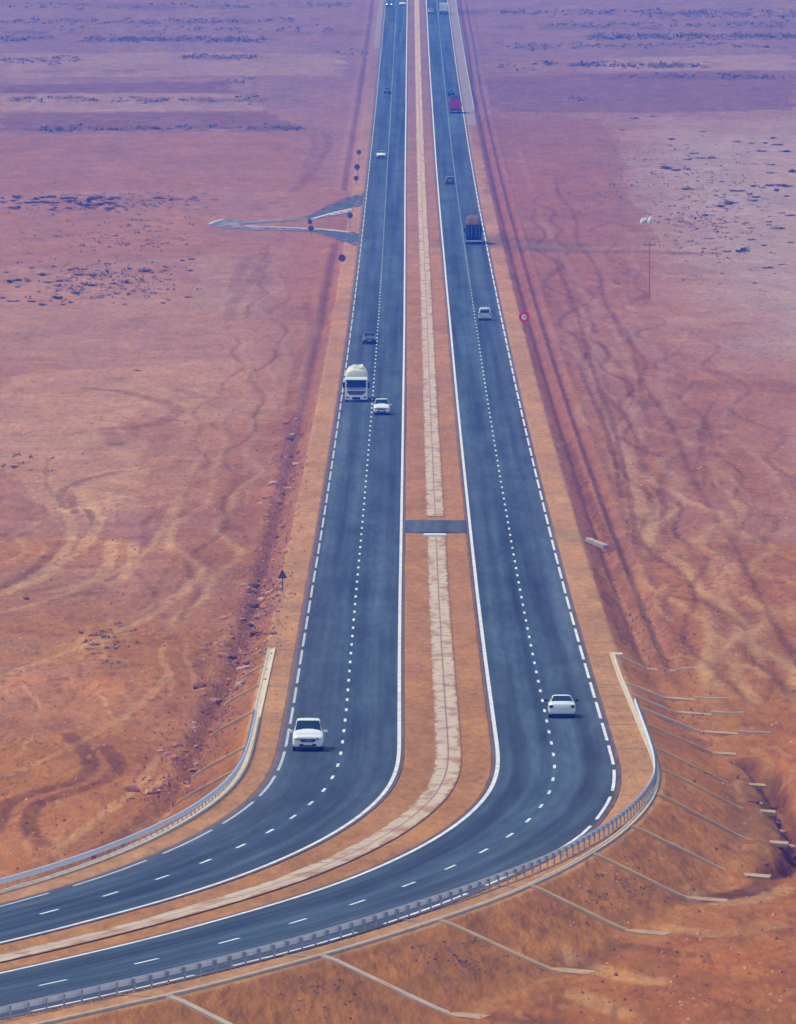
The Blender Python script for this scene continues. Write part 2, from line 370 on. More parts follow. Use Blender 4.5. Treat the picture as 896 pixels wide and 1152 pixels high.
# wheel tracks and graded lines worn in the soil
def track(s, w, col, amt, wob=.5, ky=.33):
    global C, ZZ
    P = curve(W(s)); A = np.array(P); mg = w*5+8
    m = (XX > A[:,0].min()-mg) & (XX < A[:,0].max()+mg) & (YY > A[:,1].min()-mg) & (YY < A[:,1].max()+mg)
    if not m.any(): return
    d = seg_dist(XX[m], YY[m]*ky, [(x, y*ky) for x, y in P], mg) + wob*.9*(fbm(XX[m]/.9, YY[m]/3, 301, 4)-.5)
    k = (1-sst(.55*w, 1.25*w, d))*(.7+.6*(vnoise(XX[m]/2.1, YY[m]/5, 61)-.3)).clip(0, 1)
    cc = np.asarray(col)[None, :]
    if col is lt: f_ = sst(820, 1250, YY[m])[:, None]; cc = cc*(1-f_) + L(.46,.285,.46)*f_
    C[m] = C[m] + (cc-C[m])*(k*amt)[:, None]
    ZZ[m] -= .05*k*amt
dk = L(.19,.075,.045); lt = L(.72,.46,.44)
for s, w in (("-5,935 2,910 14,897 60,886 95,874 105,860 98,845 78,825", 1.0), ("50,950 33,935 34,910 50,898 100,886 130,872 136,858 120,840", 1.0)): track(s, w*.62, dk, .95, .25)
for s in ("150,528 110,534 72,546 60,556 78,580 82,600 60,640 0,668", "158,532 120,541 90,550 88,562 108,575 112,592 90,620 40,655", "126,610 122,640 100,655 60,664", "150,612 150,640 130,655"): track(s, .6, lt, .5); 
for s in ("140,531 95,541 66,553 72,572", "100,575 108,590", "80,560 84,578", "70,612 40,640 0,660"): track(s, .5, dk, .6)
track("100,437 140,441 185,452 205,462 180,478 140,482", 1.0, dk, .5); track("205,440 240,450 300,438", 1.2, dk, .3); track("120,482 130,500", 1.2, dk, .5); track("146,476 150,495", 1.0, dk, .4)
track("240,478 270,492", .9, dk, .35)
track("365,150 373,160 362,178 345,205 330,215", 1.0, dk, .5); track("352,152 358,165 345,185 340,205", 1.0, dk, .4)
track("262,330 275,290 310,283 262,340 258,360", 1.0, dk, .4); track("285,345 300,310 320,300", 1.0, dk, .3); track("225,384 300,382 375,376", .9, lt, .4)
track("352,330 360,350 345,395 338,430 342,450 330,490 335,500", .5, lt, .6); track("345,340 352,370 330,420 326,470 312,520", .6, dk, .5)
# the wavy grader lines right of the road
for s in ("640,330 645,360 660,407 681,425 684,448 707,469 719,493 721,534 749,557 747,602", "660,345 666,366 682,395 704,419 710,445 722,455", "690,350 698,375 731,407 719,425 725,454 734,484 727,493 724,534 731,536 770,535"): track(s, .42, dk, .8, .35)
for s in ("585,170 592,200 608,230 605,250 625,275", "575,200 585,240 600,275", "600,290 640,345 650,380", "620,285 655,330 690,350"): track(s, .5, lt, .4)
for s in ("625,300 612,330 640,360", "640,290 632,315 655,345"): track(s, .7, dk, .4)
for s in ("760,614 772,621 792,681 817,712 828,757 850,790", "790,622 797,634 822,686 848,732 860,760", "745,610 820,607 830,618", "700,640 730,690 745,735", "680,640 712,700 730,745", "896,770 850,752 800,742 750,740"): track(s, .55, lt, .5)
for s in ("775,614 785,640 806,690 830,730", "690,640 720,695 738,740", "672,640 690,690 712,735", "812,640 835,690 862,740 890,780"): track(s, .55, dk, .5)
def lane(t0, D0_, D1_, w, col, amt, seed, amp=2.2):
    r_ = random.Random(seed); a_ = [(r_.uniform(.5, 1)*amp, r_.uniform(60, 260), r_.uniform(0, 6.3)) for _ in range(3)]
    global C, ZZ
    t_w = t0 + sum(a*np.sin(YY/l*6.283+p) for a, l, p in a_)*.5 + .5*(fbm(XX/1.2, YY/7, seed, 3)-.5)
    k = np.exp(-((TT-t_w)/w)**2)*sst(D0_, D0_+60, YY)*(1-sst(D1_-150, D1_, YY))*(.35+.9*fbm(XX*.2, YY/25, seed+9, 3))
    cc = np.asarray(col)[None, None, :]
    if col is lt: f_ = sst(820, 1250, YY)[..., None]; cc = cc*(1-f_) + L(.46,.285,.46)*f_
    C = C + (cc-C)*np.clip(k*amt, 0, 1)[..., None]; ZZ = ZZ + (.10 if col is lt else -.10)*k
C = mixc(C, L(.37,.150,.125), .5*sst(13.2, 14, TT)*(1-sst(24, 40, TT+6*(n1-.5)))*sst(720, 800, YY)*(1-sst(1900, 2500, YY))*(.5+n3))
C = mixc(C, L(.37,.150,.115), .45*sst(13.2, 14, -TT)*(1-sst(17, 27, -TT+8*(n1-.5)))*(1-sst(1700, 2200, YY))*(.5+n3))
for k_, (t0, w_, c_, a_) in enumerate(((18.6,.55,lt,.5),(19.6,.35,dk,.7),(21.2,.6,lt,.55),(22.4,.38,dk,.75),(24.5,.8,lt,.5),(26,.4,dk,.65),(28.5,.7,lt,.4),(30,.4,dk,.5),(33.5,.5,lt,.35),(36,.4,dk,.4))): lane(t0, 705, 1500+90*((k_*5) % 9), w_, c_, a_, 800+k_)
for k_, (t0, w_, c_, a_) in enumerate(((-18.5,.5,lt,.5),(-19.8,.35,dk,.55),(-21.8,.5,lt,.35),(-24.5,.4,dk,.35))): lane(t0, 780, 1500+120*((k_*5) % 4), w_, c_, a_, 850+k_)
rt_ = random.Random(5)
for k in range(56):
    left = k % 2
    x = rt_.uniform(-10, 320) if left else rt_.uniform(690, 905); y = rt_.uniform(330, 940) if left else rt_.uniform(300, 900)
    dx = rt_.gauss(0, 26); dy = rt_.uniform(25, 110)*(1 if y < 600 else .7); b_ = rt_.gauss(0, 12); pts = []
    for f in (0, .25, .5, .75, 1): pts.append("%.1f,%.1f" % (x+dx*f+b_*math.sin(f*math.pi)+rt_.gauss(0, 4), y+dy*f))
    if min(float(p.split(',')[0]) for p in pts) < (660+max(0, .35*(max(float(p.split(',')[1]) for p in pts)-560)) if not left else -40) or (left and max(float(p.split(',')[0])+.12*max(float(p.split(',')[1])-500, 0) for p in pts) > 325): continue
    c = dk if rt_.random() < .4 else lt
    track(' '.join(pts), rt_.uniform(.16, .34), c, rt_.uniform(.18, .4), .5)
    if rt_.random() < .6: track(' '.join("%.1f,%s" % (float(p.split(',')[0])+2.0*(F/pix(x, y)[1])/1.15, p.split(',')[1]) for p in pts), .2, c, rt_.uniform(.18, .36), .5)
for s in ("655,345 672,400 695,430 706,462 727,500", "685,360 706,404 716,425", "737,560 735,602", "640,380 672,440 700,505 722,560 730,610", "612,250 640,300 662,340", "700,330 716,360 745,400 742,440 760,470"): track(s, .5, lt, .45, .6)
for s in ("628,300 650,350 664,410 690,470 705,540 716,600", "640,500 662,560 690,620", "655,420 690,500 700,560"): track(s, .34, dk, .7, .5)
for s in ("-5,690 60,672 120,650 170,620 200,560", "0,760 70,735 130,712 180,690 230,640", "20,600 70,575 140,560 210,548", "230,500 200,560 190,620", "0,470 80,460 180,440 260,452", "10,870 80,840 150,800 190,760", "60,960 110,920 160,880 180,850"): track(s, .4, lt, .38, .5)
track("600,277 660,281 740,279 800,284", 3.5, lt, .5); track("600,281 680,284 800,286", 2.2, dk, .5)
track("540,273 575,276 600,276", 9, L(.16,.12,.12), .7)
for s in ("896,1040 800,1050 720,1075 640,1080", "860,1075 780,1090 720,1120", "896,1105 820,1110 740,1150", "840,1120 800,1150"): track(s, .9, L(.36,.115,.05), .5)
for s in ("640,1075 700,1100 740,1103", "760,1045 800,1052 870,1040", "780,1005 830,1020 880,1000", "650,1120 700,1140"): track(s, .8, lt, .4)
track("846,858 862,868 872,885 880,905 892,925 900,940 893,962 878,975 868,990 850,1003 800,1010", .9, L(.14,.06,.04), .75, .8)
track("660,640 700,640 760,606", 1.0, dk, .3); track("835,880 845,930 840,960", 1.6, L(.22,.12,.09), .5)
for s in ("700,1060 640,1092 600,1094", "840,1005 770,1015", "770,1075 700,1060 650,1094", "560,1145 620,1150"): track(s, .7, L(.17,.075,.045), .5)
st1 = fbm(XX/2.2, YY/10, 401, 5, .62); st2 = fbm(XX/8, YY/34, 402, 5, .6); sp = vnoise(XX/.38, YY/2.2, 403); sp2 = vnoise(XX/.42, YY/2.4, 404)
offr = sst(12.4, 13.4, np.abs(TT))*(1-.5*sst(800, 1300, YY))
_sx = (TT > 10.4) & (TT < 12.9); C = mixc(C, L(.40,.30,.30), .6*_sx*gb(YY, pix(640, 604)[1], 9.)*(.4+n3))
C = C*(1 + offr*(.50*(st1-.5) + .34*(st2-.5)) + (.16*(n4-.5)))[..., None]
C = mixc(C, L(.20,.085,.055), offr*.40*sst(.82, .92, sp*(.55+.9*st2))); C = mixc(C, L(.52,.32,.25), offr*(1-emb)*.4*sst(.84, .96, sp2*(.5+1.0*(1-st2))))
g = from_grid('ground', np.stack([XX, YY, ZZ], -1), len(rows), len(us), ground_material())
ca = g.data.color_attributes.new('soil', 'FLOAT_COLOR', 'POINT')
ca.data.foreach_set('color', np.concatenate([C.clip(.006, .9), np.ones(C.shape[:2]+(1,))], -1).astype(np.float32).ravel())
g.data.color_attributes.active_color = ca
tag(g, kind='structure')
del XX, YY, UU, n1, n2, n3, n4

# ------------------------------------------------------------------ carriageways and their painted lines
SD = np.unique(np.r_[np.arange(345, 760, 2.5), np.arange(760, 3800, 8), np.arange(3800, 6500, 40)])
M_ASPH = asphalt_material()
M_PAINT = mat('road_paint', (.66,.66,.66), .7, noise=.28, nscale=.8)
def strip(name, tf, m, dz, parent=None, Ds=SD, uv=False, sand=None):
    """a ribbon of the road between lateral offsets tf (list of functions of station), dz above the road level"""
    V = []
    for f in tf:
        t = f(Ds); x, y = on_road(Ds, t); V.append(np.stack([x, y, hroad(Ds)+dz], -1))
    V = np.stack(V, 1); o = from_grid(name, V, len(Ds), len(tf), m, parent)
    if uv:
        T = np.stack([f(Ds) for f in tf], 1); S = np.repeat(Ds[:, None], len(tf), 1)
        vi = np.empty(len(o.data.loops), np.int32); o.data.loops.foreach_get('vertex_index', vi)
        l = o.data.uv_layers.new(name='st'); l.data.foreach_set('uv', np.stack([T.ravel()[vi], S.ravel()[vi]], -1).astype(np.float32).ravel())
        c = o.data.color_attributes.new('sandy', 'FLOAT_COLOR', 'POINT')
        a = np.repeat(np.array(sand)[None, :], len(Ds), 0).ravel(); c.data.foreach_set('color', np.stack([a, a, a, a*0+1], -1).astype(np.float32).ravel())
    return o
off = lambda f, d: (lambda D: f(D)+d)
lerp = lambda f, g, k: (lambda D: f(D)*(1-k)+g(D)*k)
def dashes(name, tf, w, period, length, phase, parent, D0=345, D1=3900, m=None):
    bm = bmesh.new(); c = phase - period*math.floor((phase-D0)/period)
    while c < D1:
        n = 4 if c < 720 else 2
        Ds = np.linspace(c-length/2, c+length/2, n); t = tf(Ds); row = []
        for a in (-w/2, w/2):
            x, y = on_road(Ds, t+a); z = hroad(Ds)+.006; row.append([bm.verts.new(p) for p in zip(x, y, z)])
        for i in range(n-1): bm.faces.new([row[0][i], row[1][i], row[1][i+1], row[0][i+1]])
        c += period
    return from_bm(name, bm, m or M_PAINT, parent)
ra = strip('carriageway', [off(tLL,-.50), off(tLL,-.2), off(tLL,.1), tLC, off(tLR,0), off(tLR,.17), off(tLR,.32)], M_ASPH, .002, uv=True, sand=[1.2,.5,.1,0,.05,.45,1.1]); tag(ra, kind='structure')
rb = strip('carriageway', [off(tRL,-.32), off(tRL,-.17), tRL, tRC, off(tRR,-.1), off(tRR,.2), off(tRR,.40)], M_ASPH, .002, uv=True, sand=[1.1,.45,.05,0,.1,.5,1.2]); tag(rb, kind='structure')
M_WORN = mat('worn_paint', (.44,.47,.50), .6, noise=.2, nscale=.8)
strip('edge_line', [off(tLR,-.115), off(tLR,.115)], M_PAINT, .006, ra); dashes('lane_dashes', tLC, .17, 10.6, 2.9, 796, ra)
dashes('edge_dashes', tLL, .17, 21.6, 17.0, 759.3, ra, m=M_WORN)
strip('edge_line', [off(tRL,-.12), off(tRL,.12)], M_PAINT, .006, rb); dashes('lane_dashes', tRC, .17, 10.6, 2.9, 795, rb)
dashes('edge_dashes', tRR, .19, 21.6, 17.0, 765, rb)
# crossover through the median
d0 = pix(490, 600)[1]; d1 = pix(490, 586)[1]
mo = strip('crossover', [lambda D: D*0-2.76, lambda D: D*0-1, lambda D: D*0+1, lambda D: D*0+2.76], M_ASPH, .008, Ds=np.linspace(d0, d1, 6), uv=True, sand=[.25,.2,.2,.3]); tag(mo, kind='structure')

# paved strip down the median: two rows of slabs with a joint, sanded over in places
def median_material():
    m = bpy.data.materials.new('median_concrete'); m.use_nodes = True; nt = m.node_tree; b = nt.nodes['Principled BSDF']; b.inputs['Roughness'].default_value = .9
    b.inputs['Specular IOR Level'].default_value = .1
    uv = nt.nodes.new('ShaderNodeUVMap'); uv.uv_map = 'st'
    def tex(sx, sy, det=4):
        mp = nt.nodes.new('ShaderNodeMapping'); mp.inputs['Scale'].default_value = (sx, sy, 1)
        n = nt.nodes.new('ShaderNodeTexNoise'); n.inputs['Scale'].default_value = 1; n.inputs['Detail'].default_value = det
        nt.links.new(uv.outputs[0], mp.inputs[0]); nt.links.new(mp.outputs[0], n.inputs['Vector']); return n.outputs[0]
    def ramp(s, a, b_, x, y):
        r = nt.nodes.new('ShaderNodeMapRange'); r.inputs[1].default_value = a; r.inputs[2].default_value = b_; r.inputs[3].default_value = x; r.inputs[4].default_value = y
        nt.links.new(s, r.inputs[0]); return r.outputs[0]
    def mix(f, a, col):
        mx = nt.nodes.new('ShaderNodeMix'); mx.data_type = 'RGBA'; nt.links.new(f, mx.inputs[0]); nt.links.new(a, mx.inputs[6]); mx.inputs[7].default_value = (*col, 1); return mx.outputs[2]
    base = nt.nodes.new('ShaderNodeRGB'); base.outputs[0].default_value = (.55,.43,.30,1)
    c = mix(ramp(tex(1.2, .08), .4, .7, 0, .6), base.outputs[0], (.46,.33,.27))
    c = mix(ramp(tex(.9, .2, 6), .50, .62, 0, .8), c, (.36,.19,.08))
    c = mix(ramp(tex(.55, 1.1, 3), .63, .67, 0, .9), c, (.16,.09,.065))
    sep = nt.nodes.new('ShaderNodeSeparateXYZ'); nt.links.new(uv.outputs[0], sep.inputs[0])
    ab = nt.nodes.new('ShaderNodeMath'); ab.operation = 'ABSOLUTE'; nt.links.new(sep.outputs[0], ab.inputs[0])
    ad = nt.nodes.new('ShaderNodeMath'); ad.operation = 'MULTIPLY_ADD'; nt.links.new(tex(.7, .35, 6), ad.inputs[0]); ad.inputs[1].default_value = .9; nt.links.new(ab.outputs[0], ad.inputs[2])
    c = mix(ramp(ad.outputs[0], 1.10, 1.24, 0, .9), c, (.30,.14,.05))
    jd = ramp(ab.outputs[0], .03, .09, .55, 0); c = mix(jd, c, (.24,.13,.08))
    nt.links.new(c, b.inputs['Base Color']); return m
M_MED = median_material()
for k, (a, b_) in enumerate(((D_ := 345, d0-1.5), (d1+7, 3900))):
    Ds = SD[(SD > a) & (SD < b_)]; Ds = np.unique(np.r_[a, Ds, b_])
    o = strip('median_strip', [lambda D: D*0-.80, lambda D: D*0-.42, lambda D: D*0-.005], M_MED, .0, Ds=Ds, uv=True, sand=[0,0,0])
    tag(o, kind='structure')
    o2 = strip('slab_row', [lambda D: D*0+.015, lambda D: D*0+.42, lambda D: D*0+.82], M_MED, .0, parent=o, Ds=Ds, uv=True, sand=[0,0,0])

# gutters of pale concrete on both verges of the curve
M_CONC = mat('pale_concrete', (.60,.50,.36), .9, spec=.15, noise=.18, nscale=.9)
M_CONC2 = mat('sanded_concrete', (.56,.40,.20), .9, spec=.15, noise=.25, nscale=.7)
def gutter(name, tf, w, Ds, m, label):
    """a shallow channel: kerb lip, dished bed, kerb lip"""
    prof = ((-w/2, .0), (-w/2, .07), (-w/2+.08, .07), (-w*.2, .0), (w*.2, .0), (w/2-.08, .09), (w/2, .09), (w/2, -.1))
    V = []
    for dx, dz in prof:
        t = tf(Ds)+dx; x, y = on_road(Ds, t); V.append(np.stack([x, y, hroad(Ds)+dz], -1))
    o = from_grid(name, np.stack(V, 1), len(Ds), len(prof), m, smooth=False)
    return tag(o, label, 'gutter')
gutter('roadside_gutter', tGR, .34, np.arange(400, 763, 2.5), M_CONC, 'pale concrete gutter curving along the outer edge of the right verge')
gutter('roadside_gutter', tGL, .55, np.arange(400, 771, 2.5), M_CONC, 'pale concrete gutter curving along the outer edge of the left verge')
o = strip('gutter_end', [lambda D: tGR(D)-.1, lambda D: tGR(D)+.75], M_CONC, .03, Ds=np.linspace(762.2, 764.5, 3))
o.parent = [q for q in bpy.data.objects if q.name == 'roadside_gutter'][0]

# ------------------------------------------------------------------ drainage chutes down the embankments
def chute(side, D, label, L_extra=0., apron=2.2, tailV=False, m=None, inlet=True, skew=0., frac=(0, 1)):
    m = m or M_CONC2
    sgn = 1 if side == 'R' else -1
    tf, dr, kk = (tGR, drop_r, float(kr(D))) if sgn > 0 else (tGL, drop_l, 1.85)
    t0 = float(tf(np.array([D]))[0]) + sgn*.25
    e = float(dr(np.array([D]))[0]); run = e*kk + .1 + L_extra
    root = thing('drainage_chute', label, 'drain chute', (0,0,0), group='concrete drain chutes on the %s embankment' % ('right' if sgn > 0 else 'left'))
    hx, hy = on_road(np.array([D]), np.array([t0])); root.location = (float(hx[0]), float(hy[0]), float(hroad(D))); ox, oy, oz = root.location
    h = float(hdg(D)); nx, ny = sgn*math.cos(h), -sgn*math.sin(h); ax, ay = math.sin(h), math.cos(h)
    if skew: nx, ny = nx+skew*ax, ny+skew*ay; q = math.hypot(nx, ny); nx /= q; ny /= q; ax, ay = -ny*sgn, nx*sgn
    def sect(bm, path, w, wall):
        prof = ((-w/2-.10, -.15), (-w/2-.10, wall), (-w/2, wall), (-w/2+.03, .0), (w/2-.03, .0), (w/2, wall), (w/2+.10, wall), (w/2+.10, -.15))
        rows_ = []
        for (x, y, z) in path: rows_.append([bm.verts.new((x+ax*a-ox, y+ay*a-oy, z+b-oz)) for a, b in prof])
        for r0, r1 in zip(rows_[:-1], rows_[1:]):
            for i in range(len(prof)-1): bm.faces.new([r0[i], r1[i], r1[i+1], r0[i+1]])
        bm.faces.new(rows_[0]); bm.faces.new(rows_[-1][::-1])
    def pt(d, lift=.05):
        x, y = ox+nx*d, oy+ny*d; return (x, y, float(terrain(np.array([x]), np.array([y]), False)[0])+lift)
    u0, u1 = frac
    bm = bmesh.new(); sect(bm, [pt(run*(u0+(u1-u0)*k/9), .07) for k in range(10)], .36, .08); from_bm('channel', bm, m, root)
    if apron:
        # stilling slab at the foot, lying across the toe of the slope
        bm = bmesh.new(); x, y, z = pt(run-.1, .0)
        w2 = .62
        P = [(0, -w2*.3), (apron*.45, -w2), (apron, -w2), (apron, w2), (apron*.3, w2*.9), (0, w2*.3)]
        zz = z+.10
        vb = [bm.verts.new((x+nx*a+ax*b*1.4-ox, y+ny*a+ay*b*1.4-oy, zz-.35-oz)) for a, b in P]; vt = [bm.verts.new((v.co.x, v.co.y, zz-.07*p[0]-oz)) for v, p in zip(vb, P)]
        bm.faces.new(vt); bm.faces.new(vb[::-1])
        for i in range(len(P)): j = (i+1) % len(P); bm.faces.new([vb[i], vb[j], vt[j], vt[i]])
        bmesh.ops.recalc_face_normals(bm, faces=bm.faces); from_bm('stilling_slab', bm, M_SLAB, root)
    if tailV:
        bm = bmesh.new(); zb = pt(run, .05)[2]
        path = [pt(run+apron-.1, .1), (lambda p: (p[0], p[1], zb-.55))(pt(run+apron+.9)), (lambda p: (p[0], p[1], zb-.50))(pt(run+apron+1.3)), (lambda p: (p[0], p[1], zb-.18))(pt(run+apron+2.1))]
        path = [(a, b, max(c, gz(a, b)+.03)) for a, b, c in path]
        sect(bm, path, .26, .08); from_bm('tail_channel', bm, m, root)
    if inlet:
        # flush concrete sill carrying water across the verge
        ta = (float(tRR(np.array([D]))[0])+.42) if sgn > 0 else (float(tLL(np.array([D]))[0])-.52); tb = t0-sgn*.4
        bm = bmesh.new(); vv = []
        for t in (ta, tb):
            for a in (-.22, .22):
                x, y = on_road(np.array([D+a]), np.array([t])); vv.append(bm.verts.new((float(x[0])-ox, float(y[0])-oy, .012)))
        bm.faces.new([vv[0], vv[1], vv[3], vv[2]]); from_bm('inlet_sill', bm, mat('verge_sill', (.40,.24,.13), .95, spec=.1, noise=.2), root)
    return root
def stn(px, py):
    v = (py-576)/F; k = (v*CT+ST)/(CT-v*ST); D = CH/k
    for _ in range(60): D = .5*D+.5*(CH-float(hroad(D)))/k
    X = (px-448)/F*D/(CT-v*ST)
    return float(station(np.array([X]), np.array([D]))[0][0])
M_SLAB = mat('dusty_slab', (.44,.29,.15), .95, spec=.1, noise=.3, nscale=.9)
rc = [("694,738", 2.2, True, M_CONC, 'topmost drain chute on the right embankment, pale, at the square end of the gutter'),
      ("710,770", 2.2, True, M_CONC, 'second drain chute down the right embankment from its top end, with hooked tail'),
      ("712,782", 2.6, True, M_CONC, 'third drain chute down the right embankment from its top end, with hooked tail'),
      ("716,796", 2.6, True, M_CONC, 'fourth drain chute down the right embankment from its top end, last with a hooked tail'),
      ("727,815", 1.6, False, M_CONC2, 'short faint drain chute just below the hooked ones on the right embankment'),
      ("740,842", 2.4, False, M_CONC2, 'long drain chute leaving the right guardrail where the bend is tightest'),
      ("742,866", 2.0, False, M_CONC2, 'faint half buried drain chute beside the gully on the right embankment'),
      ("739,894", 2.4, False, M_CONC2, 'thin drain chute below the tightest bend, ending on a slab left of the dark gully'),
      ("705,930", 2.2, False, M_CONC2, 'broken drain chute with only its head and slab showing below the bend'),
      ("664,961", 2.3, False, M_CONC2, 'drain chute crossing the brown slope to a pale slab right of centre bottom'),
      ("597,997", 2.3, False, M_CONC2, 'drain chute second from the largest one on the brown bottom slope'),
      ("490,1035", 2.3, False, M_CONC2, 'drain chute on the bottom slope next above the largest one'),
      ("362,1075", 2.0, False, M_CONC, 'largest pale drain chute, nearest full one on the bottom slope'),
      ("196,1120", 0, False, M_CONC, 'drain chute cut by the bottom edge of the photo, left of the others')]
for s, ap, tv, m, lab in rc:
    x, y = [float(q) for q in s.split(',')]; chute('R', stn(x, y), lab, apron=ap, tailV=tv, m=m)
lc = [("305,730", 'uppermost short drain chute on the left embankment by the gutter end'), ("301,750", 'second drain chute on the left embankment, clear and pale, just below the gutter end'),
      ("294,772", 'third drain chute on the left embankment below the gutter end'), ("284,802", 'drain chute on the left embankment where its guardrail begins'),
      ("275,842", 'short faint drain chute behind the left guardrail at its steepest part'), ("262,868", 'long lowest drain chute on the left embankment, running to the rubble')]
for s, lab in lc:
    x, y = [float(q) for q in s.split(',')]; chute('L', stn(x, y), lab, apron=0, m=M_CONC2, skew=0.)

# ------------------------------------------------------------------ guardrails
M_GALV = mat('galvanised_steel', (.66,.72,.82), .5, metal=.1, spec=.5, noise=.08, nscale=2)
M_GALVD = mat('weathered_steel', (.33,.37,.45), .5, metal=.3, spec=.4, noise=.2, nscale=4)
def guardrail(name, tf, face, D0, D1, step, label, wrap=100, hgt=.66):
    """W-beam on posts; face = side the beam is on (+1 right, -1 left)"""
    root = thing(name, label, 'guardrail')
    prof = ((0,.0),(.05,.05),(.05,.09),(.0,.15),(.0,.17),(.05,.23),(.05,.27),(0,.32),(-.012,.32),(.035,.27),(.035,.23),(-.014,.17),(-.014,.15),(.035,.09),(.035,.05),(-.012,.0),(0,0))
    Ds = np.arange(D0, D1+.1, 2.0 if D1 < 1000 else 12.0); V = []
    for a, z in prof:
        x, y = on_road(Ds, tf(Ds)+face*(a+.13)); V.append(np.stack([x, y, hroad(Ds)+hgt-.32+z], -1))
    from_grid('beam', np.stack(V, 1), len(Ds), len(prof), M_GALV, root)
    n = 0; D = D0+.4; rest = bmesh.new(); nr = 0; me = None; mb = None
    while D < D1:
        x, y = on_road(np.array([D]), tf(np.array([D]))); x, y = float(x[0]), float(y[0]); z = float(hroad(D))
        inview = abs(x/y) < .0385 and y > 500
        if me is None:
            b = bmesh.new(); bx(b, -.035, .035, -.05, .05, -.3, hgt-.05); me = bpy.data.meshes.new('post'); b.to_mesh(me); b.free(); me.materials.append(M_GALVD)
            b = bmesh.new(); bx(b, -.035, .035, -.08, .08, hgt-.28, hgt-.06); mb = bpy.data.meshes.new('spacer'); b.to_mesh(mb); b.free(); mb.materials.append(M_GALVD)
        if inview and n < wrap:
            o = obj('post', me, None, root); o.location = (x, y, z); o.rotation_euler = (0, 0, -float(hdg(D)))
            s = obj('spacer', mb, None, o); s.location = (face*.06, 0, 0); n += 1
        else:
            i0 = len(rest.verts); bx(rest, x-.05, x+.05, y-.06, y+.06, z-.3, z+hgt-.02); nr += 1
        D += step*math.cos(float(hdg(D)))
    if nr:
        o = from_bm('far_posts', rest, M_GALVD, root); o['kind'] = 'stuff'
    else: rest.free()
    return root
guardrail('guardrail', tBR, -1, 400, 702, 2.0, 'galvanised guardrail sweeping round the outside of the right carriageway to the bottom left')
guardrail('guardrail', tBL, 1, 450, 692, 2.0, 'galvanised guardrail behind the pale gutter on the left side of the curve')
fr0 = pix(530, 126)[1]
guardrail('guardrail', lambda D: np.asarray(D)*0+12.75, -1, 2450, 3850, 8., 'distant pale guardrail along the right verge near the top edge of the photo', wrap=60)
fl0 = pix(423, 50)[1]
lv = strip('paved_verge', [lambda D: D*0-12.3, lambda D: D*0-10.65], mat('grey_gravel', (.25,.20,.20), .95, spec=.1, noise=.15, nscale=.4), .004, Ds=np.linspace(2960, 4600, 60)); tag(lv, kind='structure')
lv = strip('paved_verge', [lambda D: D*0+10.5, lambda D: D*0+12.6], MATS['grey_gravel'], .004, Ds=np.linspace(2350, 4600, 80)); tag(lv, kind='structure')

# ------------------------------------------------------------------ side road junction on the left
def sheet(name, pts, m, dz, parent=None):
    """paving draped on the graded ground: cells of a fine grid whose centres lie inside the outline"""
    P = np.array(curve(W(pts)+[W(pts)[0]])); x0, y0 = P.min(0); x1, y1 = P.max(0)
    nx = int((x1-x0)/.45)+2; ny = int((y1-y0)/2.0)+2
    gx = np.linspace(x0, x1, nx); gy = np.linspace(y0, y1, ny); GX, GY = np.meshgrid(gx, gy, indexing='ij'); GZ = terrain(GX, GY)+dz
    cx = (GX[1:,1:]+GX[:-1,:-1])/2; cy = (GY[1:,1:]+GY[:-1,:-1])/2; ins = np.zeros(cx.shape, bool)
    for (xa, ya), (xb, yb) in zip(P[:-1], P[1:]):
        if ya == yb: continue
        ins ^= ((ya > cy) != (yb > cy)) & (cx < (xb-xa)*(cy-ya)/(yb-ya)+xa)
    bm = bmesh.new(); V = {}
    def vv(i, j):
        if (i, j) not in V: V[i, j] = bm.verts.new((GX[i,j], GY[i,j], GZ[i,j]))
        return V[i, j]
    rj = random.Random(3)
    for i, j in zip(*np.nonzero(ins)):
        edge = not ins[max(i-3,0):i+4, max(j-3,0):j+4].all()
        if edge and rj.random() < .35: continue
        bm.faces.new([vv(i, j), vv(i+1, j), vv(i+1, j+1), vv(i, j+1)])
    return from_bm(name, bm, m, parent)
M_SIDE = mat('old_asphalt', (.065,.088,.12), .9, spec=.15, noise=.25, nscale=.15)
M_KERB = mat('white_kerb', (.50,.52,.55), .8, spec=.1, noise=.15, nscale=.3)
def ribbon(name, pts, w, m, dz, parent=None, hgt=.15):
    P = curve(W(pts)) if isinstance(pts, str) else pts
    n = len(P); bm = bmesh.new(); rows_ = []
    for i, (x, y) in enumerate(P):
        a = P[max(i-1, 0)]; b_ = P[min(i+1, n-1)]; dx, dy = b_[0]-a[0], b_[1]-a[1]; q = math.hypot(dx, dy)+1e-9; ux, uy = -dy/q, dx/q
        z = gz(x, y)+dz
        rows_.append([bm.verts.new((x+ux*s*w/2, y+uy*s*w/2, z+h)) for s, h in ((-1,-.4),(-1,hgt),(1,hgt),(1,-.4))])
    for r0, r1 in zip(rows_[:-1], rows_[1:]):
        for i in range(3): bm.faces.new([r0[i], r0[i+1], r1[i+1], r1[i]])
    bm.faces.new(rows_[0]); bm.faces.new(rows_[-1][::-1]); bmesh.ops.recalc_face_normals(bm, faces=bm.faces)
    return from_bm(name, bm, m, parent)
M_DUSTY = mat('dusty_asphalt', (.22,.21,.23), .95, spec=.1, noise=.25, nscale=.2)
sr = sheet('side_road', "414,216 404,219 390,222 368,231 350,241 338,246 346,247.5 358,245.5 376,237.5 396,233.5 407,232", M_SIDE, .05); tag(sr, kind='structure')
sheet('entry_arm', "406,264 392,260.5 372,258 350,257 346,259 362,263 378,269 392,274 405,278", M_SIDE, .05, sr)
